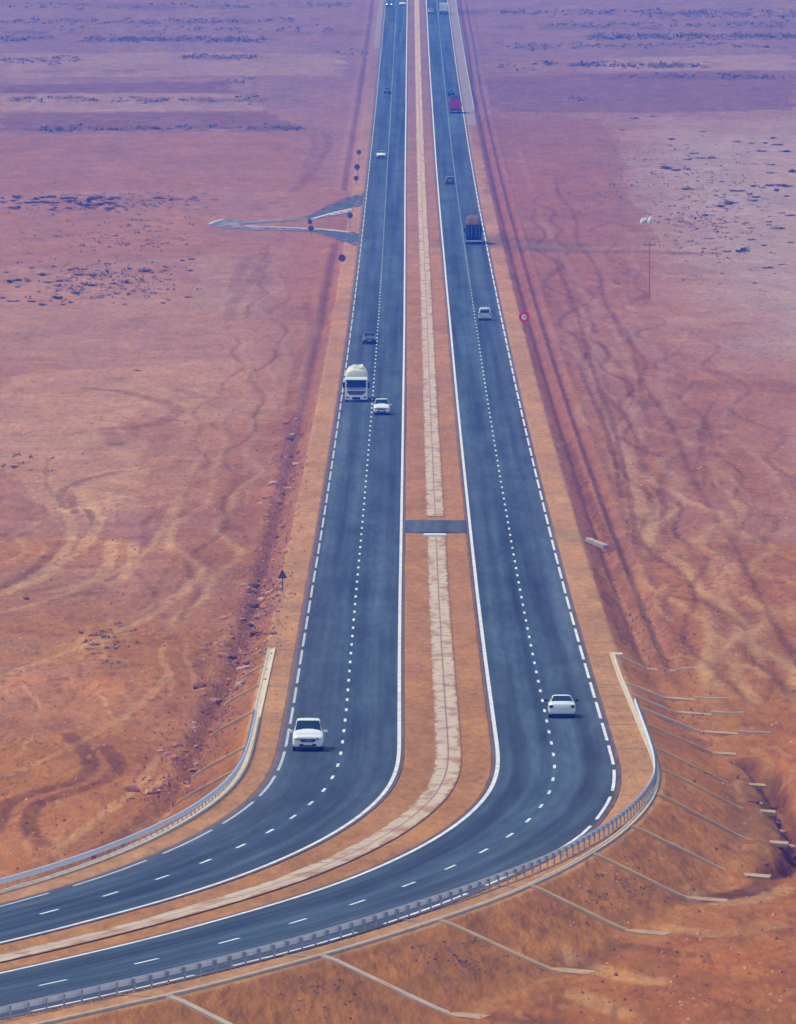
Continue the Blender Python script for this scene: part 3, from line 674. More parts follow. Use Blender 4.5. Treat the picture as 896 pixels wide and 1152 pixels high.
sheet('far_arm', "234,252.5 250,247 280,248.5 277,255 300,257 277,257.5 250,257", M_DUSTY, .07, sr)
sheet('upper_link', "270,249 310,246.5 345,244 350,247 310,249.5 275,252", M_DUSTY, .09, sr)
sheet('lower_link', "270,254 310,256 352,257 356,261 310,259.5 274,258", M_DUSTY, .11, sr)
ribbon('kerb', "394,262 372,259 350,257.5 310,256 277,254.5", .5, M_KERB, .05, sr)
ribbon('kerb', "352,247 372,241 396,236", .8, M_KERB, .05, sr)
ribbon('kerb', "277,251 310,249 346,247", .4, M_KERB, .05, sr, hgt=.1)
ribbon('kerb', "236,252.5 242,249.5 252,247", .6, M_KERB, .05, sr, hgt=.1)
sheet('splitter_island', "357,245.5 375,240 399,235.5 393,239 377,242.5", mat('island_gravel', (.38,.40,.44), .9, noise=.15), .12, sr)

# ------------------------------------------------------------------ road signs
M_SIGNB = mat('sign_back', (.12,.080,.075), .6, noise=.1); M_POST = mat('sign_post', (.10,.10,.11), .5, metal=.4)
M_RED = mat('sign_red', (.85,.008,.015), .45); M_WHITE = mat('sign_white', (.85,.84,.84), .4)
def disc(bm, r, y0, y1, z, n=28, x=0):
    tube(bm, (x, y0, z), (x, y1, z), r, n=n)
def sign_round_back(px, py, rad, h, label, first=[None]):
    X, Y = pix(px, py)
    rt = thing('road_sign', label, 'road sign', (X, Y, gz(X, Y)), group='round road signs seen from behind')
    bm = bmesh.new(); tube(bm, (0,0,-.3), (0,0,h+rad*.6), .05, n=8); from_bm('post', bm, M_POST, rt)
    bm = bmesh.new(); disc(bm, rad, -.085, -.055, h); from_bm('sign_plate', bm, M_SIGNB, rt)
    bm = bmesh.new()
    for q in (-.28, .28): bx(bm, -rad*.8, rad*.8, -.105, -.086, h+q*rad-.03, h+q*rad+.03)
    from_bm('bracket', bm, M_POST, rt); return rt
def px_at(D): return F*math.cos(TH)/D
sb = [(404,181,'topmost of the three dark round sign backs in a row left of the far road'),(402,197,'middle of the three dark round sign backs in a row left of the far road'),(401,206,'lowest of the three dark round sign backs in a row left of the far road'),
      (394,257,'dark round sign back on a tall post on the verge by the side road mouth'),(349,253,'upper dark round sign back of the pair on the side road kerb'),(350,264,'lower larger dark round sign back of the pair on the side road kerb'),(385,296,'dark round sign back standing alone below the side road')]
for px, py, lab in sb:
    D = pix(px, py)[1]; s = F/D
    top = {181:168,197:184,206:197,257:238.5,253:246.5,264:253,296:285.5}[py]; rad = {181:3.1,197:3.6,206:3.2,257:3.7,253:2.9,264:3.7,296:4.6}[py]
    sign_round_back(px, py, .88*rad/s, (py-top)/s-rad/s, lab)
X, Y = pix(318, 664.5)
rt = thing('warning_sign', 'dark back of a triangular warning sign on a thin post beside the left verge', 'road sign', (X, Y, gz(X, Y)))
bm = bmesh.new(); tube(bm, (0,0,-.3), (0,0,1.5), .045, n=8); from_bm('post', bm, M_SIGNB, rt)
bm = bmesh.new(); panel(bm, [(.37,-.05,1.03), (.34,-.05,.99), (-.34,-.05,.99), (-.37,-.05,1.03), (-.03,-.05,1.66), (.03,-.05,1.66)][::-1], .03); bmesh.ops.recalc_face_normals(bm, faces=bm.faces); from_bm('sign_plate', bm, M_SIGNB, rt)
bm = bmesh.new()
for q, w in ((1.12,.24),(1.38,.12)): bx(bm, -w, w, -.105, -.086, q-.03, q+.03)
from_bm('bracket', bm, M_POST, rt)
X, Y = pix(590, 373); s = F/Y
rt = thing('speed_sign', 'round white road sign with a red border beside the right verge', 'road sign', (X, Y, gz(X, Y)))
hh = 16.6/s; ro = 6.0/s
bm = bmesh.new(); tube(bm, (0,0,-.3), (0,0,hh+.2), .05, n=8); from_bm('post', bm, mat('brown_post', (.17,.09,.07), .7), rt)
bm = bmesh.new(); disc(bm, ro, -.08, -.055, hh); from_bm('sign_plate', bm, M_RED, rt)
bm = bmesh.new(); disc(bm, ro*.52, -.09, -.081, hh); f = from_bm('sign_face', bm, M_WHITE, rt)
bm = bmesh.new(); bx(bm, -.02*ro, .42*ro, -.096, -.091, hh-.10*ro, hh+.12*ro); from_bm('symbol', bm, mat('sign_mark', (.30,.05,.08), .5), rt)

# utility pole on the right plain
X, Y = pix(731, 337); s = F/Y
rt = thing('utility_pole', 'thin brown utility pole with a crossarm on the right plain', 'pole', (X, Y, gz(X, Y)))
M_WOOD = mat('weathered_wood', (.24,.135,.13), .9, noise=.25, nscale=2)
bm = bmesh.new(); tube(bm, (0,0,-.5), (0,0,64/s), .07, .05, n=8); from_bm('pole_shaft', bm, M_WOOD, rt)
bm = bmesh.new(); bx(bm, -.85, .95, -.16, -.06, 61.5/s-.08, 61.5/s+.08); from_bm('crossarm', bm, M_WOOD, rt)
for q in (-.75, .1, .85):
    bm = bmesh.new(); tube(bm, (q,-.11,61.5/s+.082), (q,-.11,61.5/s+.3), .06, .04, n=8); from_bm('insulator', bm, mat('porcelain', (.30,.24,.26), .3), rt)

# concrete block closing the median crossover
D = pix(489, 604)[1]; X, Y = on_road(np.array([D]), np.array([-.1])); X = pix(489.5, 604)[0]
bm = bmesh.new(); bx(bm, -.98, .98, -.75, .75, 0, .26, bev=.04); o = from_bm('concrete_block', bm, mat('block_concrete', (.78,.74,.72), .85, noise=.1)); o.location = (X, D, float(hroad(D))-.06)
tag(o, 'low pale concrete block lying across the median at the crossover', 'concrete block')

# drainage outlet beside the right verge
X, Y = pix(664, 612)
rt = thing('drain_outlet', 'broken grey concrete drain outlet at the right verge edge level with the crossover', 'drain', (X, Y, gz(X, Y)+.05))
M_GREYC = mat('grey_concrete', (.42,.34,.29), .9, noise=.2, nscale=1)
bm = bmesh.new(); bx(bm, -1.15, -.25, -.25, .25, -.3, .22); from_bm('head_wall', bm, M_GREYC, rt)
bm = bmesh.new()
P = [(-.35,1.2,.42),(.1,1.2,.42),(1.6,-1.6,-.05),(1.1,-1.9,-.05)]
vt = [bm.verts.new(p) for p in P]; vb = [bm.verts.new((p[0], p[1], p[2]-.35)) for p in P]; bm.faces.new(vt); bm.faces.new(vb[::-1])
for i in range(4): j = (i+1) % 4; bm.faces.new([vb[i], vb[j], vt[j], vt[i]])
bmesh.ops.recalc_face_normals(bm, faces=bm.faces); from_bm('spillway', bm, M_GREYC, rt)

# ------------------------------------------------------------------ rocks
def rock_mesh(seed, flat=.7):
    r = random.Random(seed); bm = bmesh.new(); bmesh.ops.create_icosphere(bm, subdivisions=2, radius=.5)
    for _ in range(9):
        n = Vector((r.gauss(0,1), r.gauss(0,1), r.gauss(0,1))).normalized(); d = r.uniform(.28, .42)
        for v in bm.verts:
            q = v.co.dot(n)
            if q > d: v.co -= n*(q-d)
    for v in bm.verts: v.co.z = v.co.z*flat + .16; v.co *= 1+r.uniform(-.04, .04)
    me = bpy.data.meshes.new('rock'); bm.to_mesh(me); bm.free(); return me
M_ROCK = mat('red_rock', (.40,.18,.10), .95, spec=.1, noise=.3, nscale=2, bump=.3); M_ROCK2 = mat('pale_rock', (.54,.34,.22), .95, spec=.1, noise=.25, nscale=2); M_ROCK3 = mat('dark_rock', (.20,.10,.07), .95, spec=.1, noise=.3, nscale=2)
rocks = []
for i in range(9):
    me = rock_mesh(i, .6+.05*(i % 4)); me.materials.append((M_ROCK, M_ROCK2, M_ROCK, M_ROCK3, M_ROCK, M_ROCK2, M_ROCK, M_ROCK, M_ROCK3)[i]); rocks.append(me)
path = curve(W("300,655 293,690 276,735 262,765 244,800 226,832 208,862 190,890 178,905"))
up = curve(W("333,470 328,500 322,540 316,580 308,620 300,655"))
def scatter_on(P, n, wd, smin, smax):
    A = np.array(P); Ls = np.r_[0, np.cumsum(np.hypot(*np.diff(A, axis=0).T))]; out = []
    for _ in range(n):
        u = random.random()*Ls[-1]; x = np.interp(u, Ls, A[:,0])+random.gauss(0, wd); y = np.interp(u, Ls, A[:,1])+random.gauss(0, wd)
        out.append((x, y, smin*(smax/smin)**(random.random()**2.0)))
    return out
def put_rocks(lst, label, group, cat='rock', name='rock', meshes=None):
    for x, y, s in lst:
        o = obj(name, random.choice(meshes or rocks), None); o.location = (x, y, gz(x, y)-.04*s); o.rotation_euler = (0, 0, random.uniform(0, 6.28)); o.scale = (s*random.uniform(.8,1.4), s*random.uniform(.8,1.3), s*random.uniform(.6,1.05))
        tag(o, label, cat, group)
put_rocks(scatter_on(path, 225, 1.0, .28, 1.05), 'reddish rubble rock in the band below the left embankment', 'rubble rocks along the left ditch')
put_rocks(scatter_on(up, 70, .8, .3, 1.0), 'reddish rubble rock in the narrow band along the upper left ditch', 'rubble rocks along the left ditch')
put_rocks([(x, y, s) for (x, y), s in zip(W("852,905 856,904 873,905 876,912 868,884 880,922 889,935 893,946 862,970 868,988 845,906"), (.5,.45,.6,.5,.5,.6,.7,.6,.5,.6,.4))], 'pale or dark broken rock lying in the eroded gully at the right edge', 'rocks in the gully', meshes=[rocks[1], rocks[3], rocks[8], rocks[5]])
# fine rubble between them, beyond counting
bm = bmesh.new()
for x, y, s in scatter_on(path, 3200, 1.3, .08, .34)+scatter_on(up, 1500, 1.1, .1, .36):
    z = gz(x, y); r = s/2; a = random.random()*3
    v = [bm.verts.new((x+r*math.cos(a+k*2.09)*random.uniform(.7,1.4), y+r*math.sin(a+k*2.09)*random.uniform(.7,1.4), z-.02)) for k in range(3)]+[bm.verts.new((x+random.uniform(-.3,.3)*r, y, z+s*random.uniform(.4,.8)))]
    for f in ((0,1,3),(1,2,3),(2,0,3)): bm.faces.new([v[i] for i in f])
for _ in range(2600):
    D_ = 700+1200*random.random()**1.6; t_ = 12.6+random.choice((1.9, 2.5, 3.4, 4.4, 5.2))+random.gauss(0, .45)
    x, y = [float(q[0]) for q in on_road(np.array([D_]), np.array([t_]))]; z = gz(x, y); s_ = .07*(5.0**(random.random()**2)); r = s_/2; a = random.random()*3
    v = [bm.verts.new((x+r*math.cos(a+k*2.09)*random.uniform(.7,1.4), y+r*math.sin(a+k*2.09)*random.uniform(.7,1.4), z-.02)) for k in range(3)]+[bm.verts.new((x+random.uniform(-.3,.3)*r, y, z+s_*random.uniform(.4,.8)))]
    for f in ((0,1,3),(1,2,3),(2,0,3)): bm.faces.new([v[i] for i in f])
o = from_bm('rubble', bm, M_ROCK); tag(o, 'fine reddish rubble strewn between the rocks along the roadside ditches', 'rubble', kind='stuff')
for nm, mm, n, lab in (('pale_stones', M_ROCK2, 1500, 'small pale stones strewn over the near desert'), ('dark_stones', M_ROCK3, 1700, 'small dark stones strewn over the near desert')):
    bm = bmesh.new(); k = 0
    while k < n:
        if random.random() < .55: px, py = random.uniform(-5, 320), random.uniform(420, 985)
        else: px, py = random.uniform(640, 900), random.uniform(420, 1150)
        if px < 400 and px > 330-.0011*max(py-470, 0)**1.85: continue
        x, y = pix(px, py); D_s, t_s = station(np.array([x]), np.array([y]))
        if t_s[0] < 14.2 and t_s[0] > -14.0: continue
        z = gz(x, y); sz = .07*(4.2**(random.random()**2.2)); r = sz/2; a = random.random()*3
        v = [bm.verts.new((x+r*math.cos(a+q*2.09)*random.uniform(.8,1.6), y+r*math.sin(a+q*2.09)*random.uniform(.8,1.6), z-.02)) for q in range(3)]+[bm.verts.new((x+random.uniform(-.3,.3)*r, y, z+sz*random.uniform(.35,.7)))]
        for f in ((0,1,3),(1,2,3),(2,0,3)): bm.faces.new([v[i] for i in f])
        k += 1
    o = from_bm(nm, bm, mm); tag(o, lab, 'stones', kind='stuff')
# two whitish boulders out on the right plain
X, Y = pix(726, 251)
b1 = obj('boulder', rock_mesh(41, .9), mat('white_rock', (.62,.64,.62), .9, noise=.25, nscale=1.2)); b1.location = (X-.25, Y, gz(X-.25, Y)); b1.scale = (1.6, 1.5, 1.7); tag(b1, 'larger rounded whitish boulder on the right plain', 'boulder')
b2 = obj('boulder', rock_mesh(42, .9), MATS['white_rock']); b2.location = (X+.85, Y-.6, gz(X+.85, Y)); b2.scale = (.9, 1.0, 2.0); b2.rotation_euler = (0,0,1); tag(b2, 'narrower upright whitish boulder, right one of the two on the right plain', 'boulder')

# ------------------------------------------------------------------ shrubs: woody stems with many small leaf faces
M_LEAF = mat('scrub_leaves', (.088,.072,.058), .9, spec=.1, noise=.45, nscale=1.5); M_STEM = mat('scrub_stems', (.12,.085,.06), .9)
def shrub_meshes(seed):
    r = random.Random(seed); lm = bmesh.new(); sm = bmesh.new()
    lobes = [(r.gauss(0,.25), r.gauss(0,.25), r.uniform(.10,.42), r.uniform(.10,.26)) for _ in range(11)]
    for x, y, z, q in lobes:
        tube(sm, (0,0,-.05), (x*.8,y*.8,z), .03, .01, n=4)
        for _ in range(40):
            d = Vector((r.gauss(0,1), r.gauss(0,1), r.gauss(0,.8))).normalized()*q*r.uniform(.55, 1.1); p = Vector((x, y, max(z+d.z*.8, .03)))+Vector((d.x, d.y, 0))
            u = Vector((r.gauss(0,1), r.gauss(0,1), r.gauss(0,1))).normalized()*r.uniform(.028,.06); w = u.orthogonal().normalized()*r.uniform(.025,.05)
            quad(lm, p-u, p+w, p+u, p-w)
    A = bpy.data.meshes.new('foliage'); lm.to_mesh(A); lm.free(); A.materials.append(M_LEAF)
    B = bpy.data.meshes.new('stems'); sm.to_mesh(B); sm.free(); B.materials.append(M_STEM); return A, B
shm = [shrub_meshes(100+i) for i in range(5)]
def shrub(px, py, wpx, hpx, label, group, parts=True):
    X, Y = pix(px, py); s = F/Y; A, B = random.choice(shm)
    z = gz(X, Y)
    o = obj('shrub', A, None); o.location = (X, Y, z-.03); o.scale = (wpx/s/1.15, wpx/s/1.15*random.uniform(.8,1.3), hpx/s/.75); o.rotation_euler = (0,0,random.uniform(0,6.28))
    if parts: obj('stems', B, None, o)
    tag(o, label, 'shrub', group); return o
near = [(98,722,9,2.6),(106,716,10,2.4),(115,711,9,2.6),(124,708,7,2.2),(117,717,12,3.2),(108,726,15,3),(120,730,8,4),(105,736,10,2.4),(117,743,8,2.2),(137,706,9,2.8),(131,723,8,2),(113,735,9,2.4),(102,731,12,2.2),(125,738,7,2)]
for a in near: shrub(*a, 'low dark shrub in the small clump on the near left plain', 'shrub clump on the near left plain')
shrub(30, 673, 9, 6, 'single dark rounded shrub at the left edge of the plain, apart from others', 'lone shrubs')
shrub(15, 527, 12, 3, 'low dark shrub near the left edge on the pink plain', 'lone shrubs'); shrub(154, 418, 11, 2.4, 'low flat dark shrub alone in the middle of the left plain', 'lone shrubs')
la = [(48,310,16,6),(10,318,16,7),(22,316,8,5),(68,317,10,4),(104,312,12,5),(88,311,14,4),(78,305,9,4),(66,322,10,4),(88,331,16,6),(64,336,14,6),(48,344,13,5),(70,343,10,3),(104,322,14,5),(128,320,7,4),(142,319,9,6),(164,307,18,6),(185,306,9,3),(145,304,7,4),(120,306,6,3),(214,306,9,3),(186,302,7,4),(205,294,8,3),(216,293,10,3),(130,331,11,3),(172,331,9,3),(183,342,7,3),(190,339,6,3),(210,336,8,3),(35,340,12,3),(14,340,16,3),(4,336,9,3),(20,323,7,3),(32,317,7,3),(55,318,9,3),(115,333,6,2),(80,341,9,3),(140,343,6,2),(95,304,8,3),(36,302,8,3),(8,306,8,2.5),(60,300,8,2.5),(120,297,7,2.5),(160,316,8,3),(190,316,10,2.5),(180,318,6,2.5)]
for a in la: shrub(*a, 'dark scrub bush in the scattered patch on the far left plain', 'scattered scrub patch on the left plain')
lb = [(random.uniform(0,130), random.uniform(222,237), random.uniform(6,16), random.uniform(2.5,5)) for _ in range(44)]+[(random.uniform(100,250), random.uniform(222,226), random.uniform(7,14), random.uniform(1.6,3)) for _ in range(16)]+[(random.uniform(0,200), random.uniform(228,234), random.uniform(4,9), random.uniform(1.4,2.4)) for _ in range(12)]
for a in lb: shrub(*a, 'dark scrub bush in the long dense band left of the side road', 'scrub band on the left plain')
rbush = [(752,192,16,5),(760,194,12,4),(745,190,9,3),(774,193,9,3),(755,159,10,4),(790,180,18,3),(775,182,12,3),(800,180,14,3),(775,214,14,4),(830,215,20,4),(822,228,18,7),(812,232,12,5),(850,225,14,4),(845,218,9,4),(877,210,18,4),(875,215,12,5),(865,210,10,4),(885,211,12,4),(847,211,14,4),(795,242,10,4),(840,252,12,2.6),(852,221,10,4),(838,285,16,8),(832,285,8,5),(820,285,12,3),(845,272,10,3),(860,278,8,3),(890,242,14,3),(878,259,13,4),(800,271,12,2),(870,157,12,4),(862,163,9,3),(875,165,16,3),(885,172,20,4),(858,172,16,3),(893,195,16,6),(868,187,11,3),(850,186,8,2),(868,196,16,2.6),(700,146,8,2.6),(715,132,9,3),(733,130,6,2.4),(830,161,12,2),(845,163,10,2),(790,149,9,2),(800,207,8,2),(812,206,6,2),(880,239,10,2.6),(865,301,14,2.6),(850,318,8,2.2),(880,297,10,2),(770,250,10,2.2),(750,246,10,2),(785,259,6,2),(845,258,9,2.4),(780,175,10,2),(865,250,9,2.4),(890,275,10,3),(886,220,10,3),(805,282,10,2)]
for a in rbush: shrub(*a, 'dark scrub bush dotting the pale ground of the far right plain', 'scrub on the pale right plain')
# far-off scrub belts, beyond counting
bm = bmesh.new()
for x0, x1, y0, y1, n in ((0,225,288,346,260),(0,255,218,240,260),(690,896,135,330,420),(85,140,698,748,12),(0,260,240,290,120),(0,60,500,540,10),(660,760,150,240,60),(420,600,1045,1110,60),(640,740,950,1030,45),(300,420,1095,1150,30)):
    for _ in range(n):
        x, y = pix((random.uniform(x0, x1)+random.triangular(x0, x1))/2+random.gauss(0, 14), (random.uniform(y0, y1)+random.triangular(y0, y1))/2+random.gauss(0, 5)); z = gz(x, y); q = random.uniform(.12, .42)*(.45 if y0 > 900 else 1)
        for _k in range(5):
            p = Vector((x+random.gauss(0,.9)*q, y+random.gauss(0,1.2)*q, z+abs(random.gauss(0,.4))*q)); u = Vector((random.gauss(0,1), random.gauss(0,1), random.gauss(0,.6))).normalized()*.6*q; w = u.orthogonal().normalized()*.4*q
            quad(bm, p-u, p+w, p+u, p-w)
o = from_bm('dry_tufts', bm, mat('tuft_leaves', (.17,.115,.08), .95, spec=.05, noise=.3)); tag(o, 'small dry tufts strewn between the scrub bushes of the plain', 'scrub', kind='stuff')
bm = bmesh.new()
for yy, x0, x1, n in ((24,0,330,120),(45,90,300,170),(44,0,60,40),(65,200,290,60),(69,0,90,50),(113,0,300,70),(144,40,340,110),(14,560,896,150),(42,660,896,260),(28,620,896,90),(73,640,800,120),(88,690,896,60),(6,0,400,90),(18,720,896,80),(53,560,620,12),(70,600,630,12),(75,560,620,10),(110,640,660,8),(33,0,380,60),(92,250,290,14),(52,560,896,60),(60,380,420,10)):
    for _ in range(n):
        x, y = pix(random.uniform(x0, x1), yy+random.gauss(0, 1.8)); z = gz(x, y); q = random.uniform(.25, .75)
        for _k in range(7):
            p = Vector((x+random.gauss(0,.9)*q, y+random.gauss(0,1.2)*q, z+abs(random.gauss(0,.42))*q)); u = Vector((random.gauss(0,1), random.gauss(0,1), random.gauss(0,.6))).normalized()*.55*q; w = u.orthogonal().normalized()*.4*q
            quad(bm, p-u, p+w, p+u, p-w)
o = from_bm('far_scrub', bm, mat('far_leaves', (.12,.09,.085), .95, spec=.05, noise=.3)); tag(o, 'dark far off scrub belts across the plain near the top of the photo', 'scrub', kind='stuff')

# ------------------------------------------------------------------ vehicles
M_WHITEP = mat('white_paint', (.80,.82,.84), .3, spec=.5, coat=.5); M_SILVER = mat('silver_paint', (.50,.53,.58), .3, metal=.35, coat=.5)
M_NAVY = mat('navy_paint', (.020,.028,.055), .3, coat=.5); M_GREYP = mat('grey_paint', (.10,.11,.14), .35, coat=.5); M_LILAC = mat('pale_silver_paint', (.58,.60,.66), .35, metal=.2, coat=.4)
M_GLASS = mat('tinted_glass', (.010,.032,.042), .12, spec=.25); M_BLACK = mat('black_plastic', (.012,.013,.016), .6); M_TYRE = mat('tyre_rubber', (.014,.014,.015), .85)
M_RIM = mat('alloy_rim', (.45,.46,.48), .35, metal=.8); M_LAMP = mat('lamp_lens', (.16,.18,.21), .12, spec=.8); M_TAIL = mat('tail_lens', (.10,.012,.018), .2, spec=.7); M_PLATE = mat('number_plate_white', (.75,.75,.75), .5)
M_CHROME = mat('chrome_trim', (.55,.56,.58), .2, metal=.9)
def loft_body(st):
    """st: rows (y, z_bottom, z_belt, z_top, w_bottom, w_belt, w_top)"""
    bm = bmesh.new(); rings = []
    for y, zb, zl, zt, wb, wl, wt in st:
        zm = zb+(zl-zb)*.45
        half = [(wb*.75, zb), (wb*.96, zb+.03), (wl*.985, zb+.12), (wl*1.0, zm), (wl*.985, zl-.04), (wl*.955, zl), (wt+.02, zt-.07), (wt-.05, zt-.018), (wt*.5, zt)]
        ring = [(-x, y, z) for x, z in half[::-1]] + [(x, y, z) for x, z in half]
        rings.append([bm.verts.new(p) for p in ring])
    n = len(rings[0])
    for a, b in zip(rings[:-1], rings[1:]):
        for i in range(n): j = (i+1) % n; bm.faces.new([a[i], a[j], b[j], b[i]])
    bm.faces.new(rings[0]); bm.faces.new(rings[-1][::-1]); bmesh.ops.recalc_face_normals(bm, faces=bm.faces)
    return bm
def interp(st, y):
    S = np.array(st); return [float(np.interp(y, S[:,0], S[:,k])) for k in range(1, 7)]
def wheel_at(root, x, y, r, w=.21, rim=M_RIM):
    s = 1 if x > 0 else -1
    bm = bmesh.new(); tube(bm, (x-s*w, y, r), (x, y, r), r, n=20)
    o = from_bm('wheel', bm, M_TYRE, root)
    bm = bmesh.new(); tube(bm, (x+s*.001, y, r), (x+s*.012, y, r), r*.64, r*.58, n=16); from_bm('rim', bm, rim, o)
def glass(bm, st, ya, yb, lift=.014, inset=.05):
    """glass across the car between stations ya (lower edge) and yb (upper edge)"""
    n = 6; A = interp(st, ya); B = interp(st, yb); rows_ = []
    for k in range(4):
        f = k/3; y = ya+(yb-ya)*f; q = interp(st, y); zt = q[2]; wt = q[5]-inset*(.5+.5*f)+.01
        dy = (yb-ya); dz = B[2]-A[2]; l = math.hypot(dy, dz); ny, nz = -dz/l*np.sign(dy), abs(dy)/l
        row = []
        for i in range(n+1):
            u = i/n*2-1; x = u*wt; z = zt - (0.018 if abs(u) > .95 else .0) + (-.004 if abs(u) < .6 else 0)
            row.append(bm.verts.new((x, y+ny*lift*2, z+nz*lift*2)))
        rows_.append(row)
    for a, b in zip(rows_[:-1], rows_[1:]):
        for i in range(n): bm.faces.new([a[i], a[i+1], b[i+1], b[i]])
def side_glass(bm, st, ys, s):
    """side window between stations; follows the tumblehome"""
    up, lo = [], []
    for y in ys:
        zb, zl, zt, wb, wl, wt = interp(st, y)
        x0, z0, x1, z1 = wl*.955, zl, wt+.02, zt-.07
        lo.append(Vector((s*(x0+(x1-x0)*.10+.012), y, z0+(z1-z0)*.10))); up.append(Vector((s*(x0+(x1-x0)*.92+.012), y, z0+(z1-z0)*.92)))
    L_ = [bm.verts.new(p) for p in lo]; U_ = [bm.verts.new(p) for p in up]
    for i in range(len(ys)-1): bm.faces.new([L_[i], L_[i+1], U_[i+1], U_[i]])
STY = {
 'suv': dict(H=1.8, wb=(-1.38,1.36), r=.36, st=[(-2.30,.36,.76,.90,.74,.80,.70),(-2.29,.34,.78,.92,.76,.83,.73),(-2.20,.28,.86,.98,.82,.89,.78),(-2.0,.24,.94,1.03,.85,.92,.80),(-1.55,.22,1.00,1.07,.86,.93,.82),(-1.08,.22,1.03,1.12,.86,.93,.80),(-.30,.22,1.06,1.74,.86,.93,.70),(.3,.22,1.08,1.82,.86,.93,.69),(1.3,.22,1.10,1.79,.86,.93,.68),(1.85,.26,1.10,1.70,.85,.92,.64),(2.12,.30,1.09,1.18,.84,.90,.74),(2.24,.42,.96,1.02,.74,.82,.66)], ws=(-1.07,-.31), rw=(2.10,1.86), sg=((-.62,-.24,.32),(.42,.9,1.30),(1.4,1.75))),
 'sedan': dict(H=1.46, wb=(-1.33,1.33), r=.31, st=[(-2.23,.32,.62,.70,.70,.76,.64),(-2.22,.40,.60,.68,.64,.70,.58),(-2.12,.26,.68,.78,.78,.84,.70),(-1.55,.20,.80,.88,.82,.88,.76),(-.95,.20,.88,.97,.83,.89,.74),(-.20,.20,.91,1.40,.83,.89,.60),(.35,.20,.93,1.47,.83,.89,.58),(.95,.20,.95,1.42,.83,.89,.57),(1.55,.20,.97,1.08,.83,.89,.72),(1.75,.22,.98,1.06,.82,.88,.74),(2.12,.26,.95,1.04,.80,.86,.74),(2.20,.34,.86,.94,.74,.82,.68)], ws=(-.92,-.22), rw=(1.52,.98), sg=((-.5,-.15,.32),(.42,.9,1.15))),
 'hatch': dict(H=1.52, wb=(-1.25,1.22), r=.30, st=[(-1.98,.38,.62,.70,.62,.68,.56),(-1.90,.26,.72,.82,.76,.82,.68),(-1.35,.20,.86,.95,.80,.86,.74),(-.85,.20,.92,1.03,.81,.87,.72),(-.15,.20,.95,1.46,.81,.87,.60),(.35,.20,.96,1.52,.81,.87,.59),(1.3,.20,.98,1.48,.81,.87,.58),(1.60,.22,.98,1.42,.80,.86,.57),(1.90,.26,.97,1.06,.79,.85,.70),(1.98,.34,.86,.94,.72,.80,.64)], ws=(-.82,-.17), rw=(1.88,1.62), sg=((-.45,-.1,.3),(.40,.9,1.25))),
 'van': dict(H=1.82, wb=(-1.35,1.30), r=.32, st=[(-2.10,.38,.70,.80,.66,.72,.60),(-2.02,.26,.84,.96,.80,.86,.74),(-1.45,.22,1.02,1.16,.85,.90,.78),(-.70,.22,1.06,1.72,.85,.91,.72),(.2,.22,1.08,1.84,.85,.91,.72),(1.75,.22,1.08,1.82,.85,.91,.72),(2.05,.24,1.08,1.74,.85,.91,.72),(2.10,.30,1.05,1.64,.80,.88,.70)], ws=(-1.42,-.74), rw=None, sg=((-.95,-.6,.0),(.15,.9))),
}
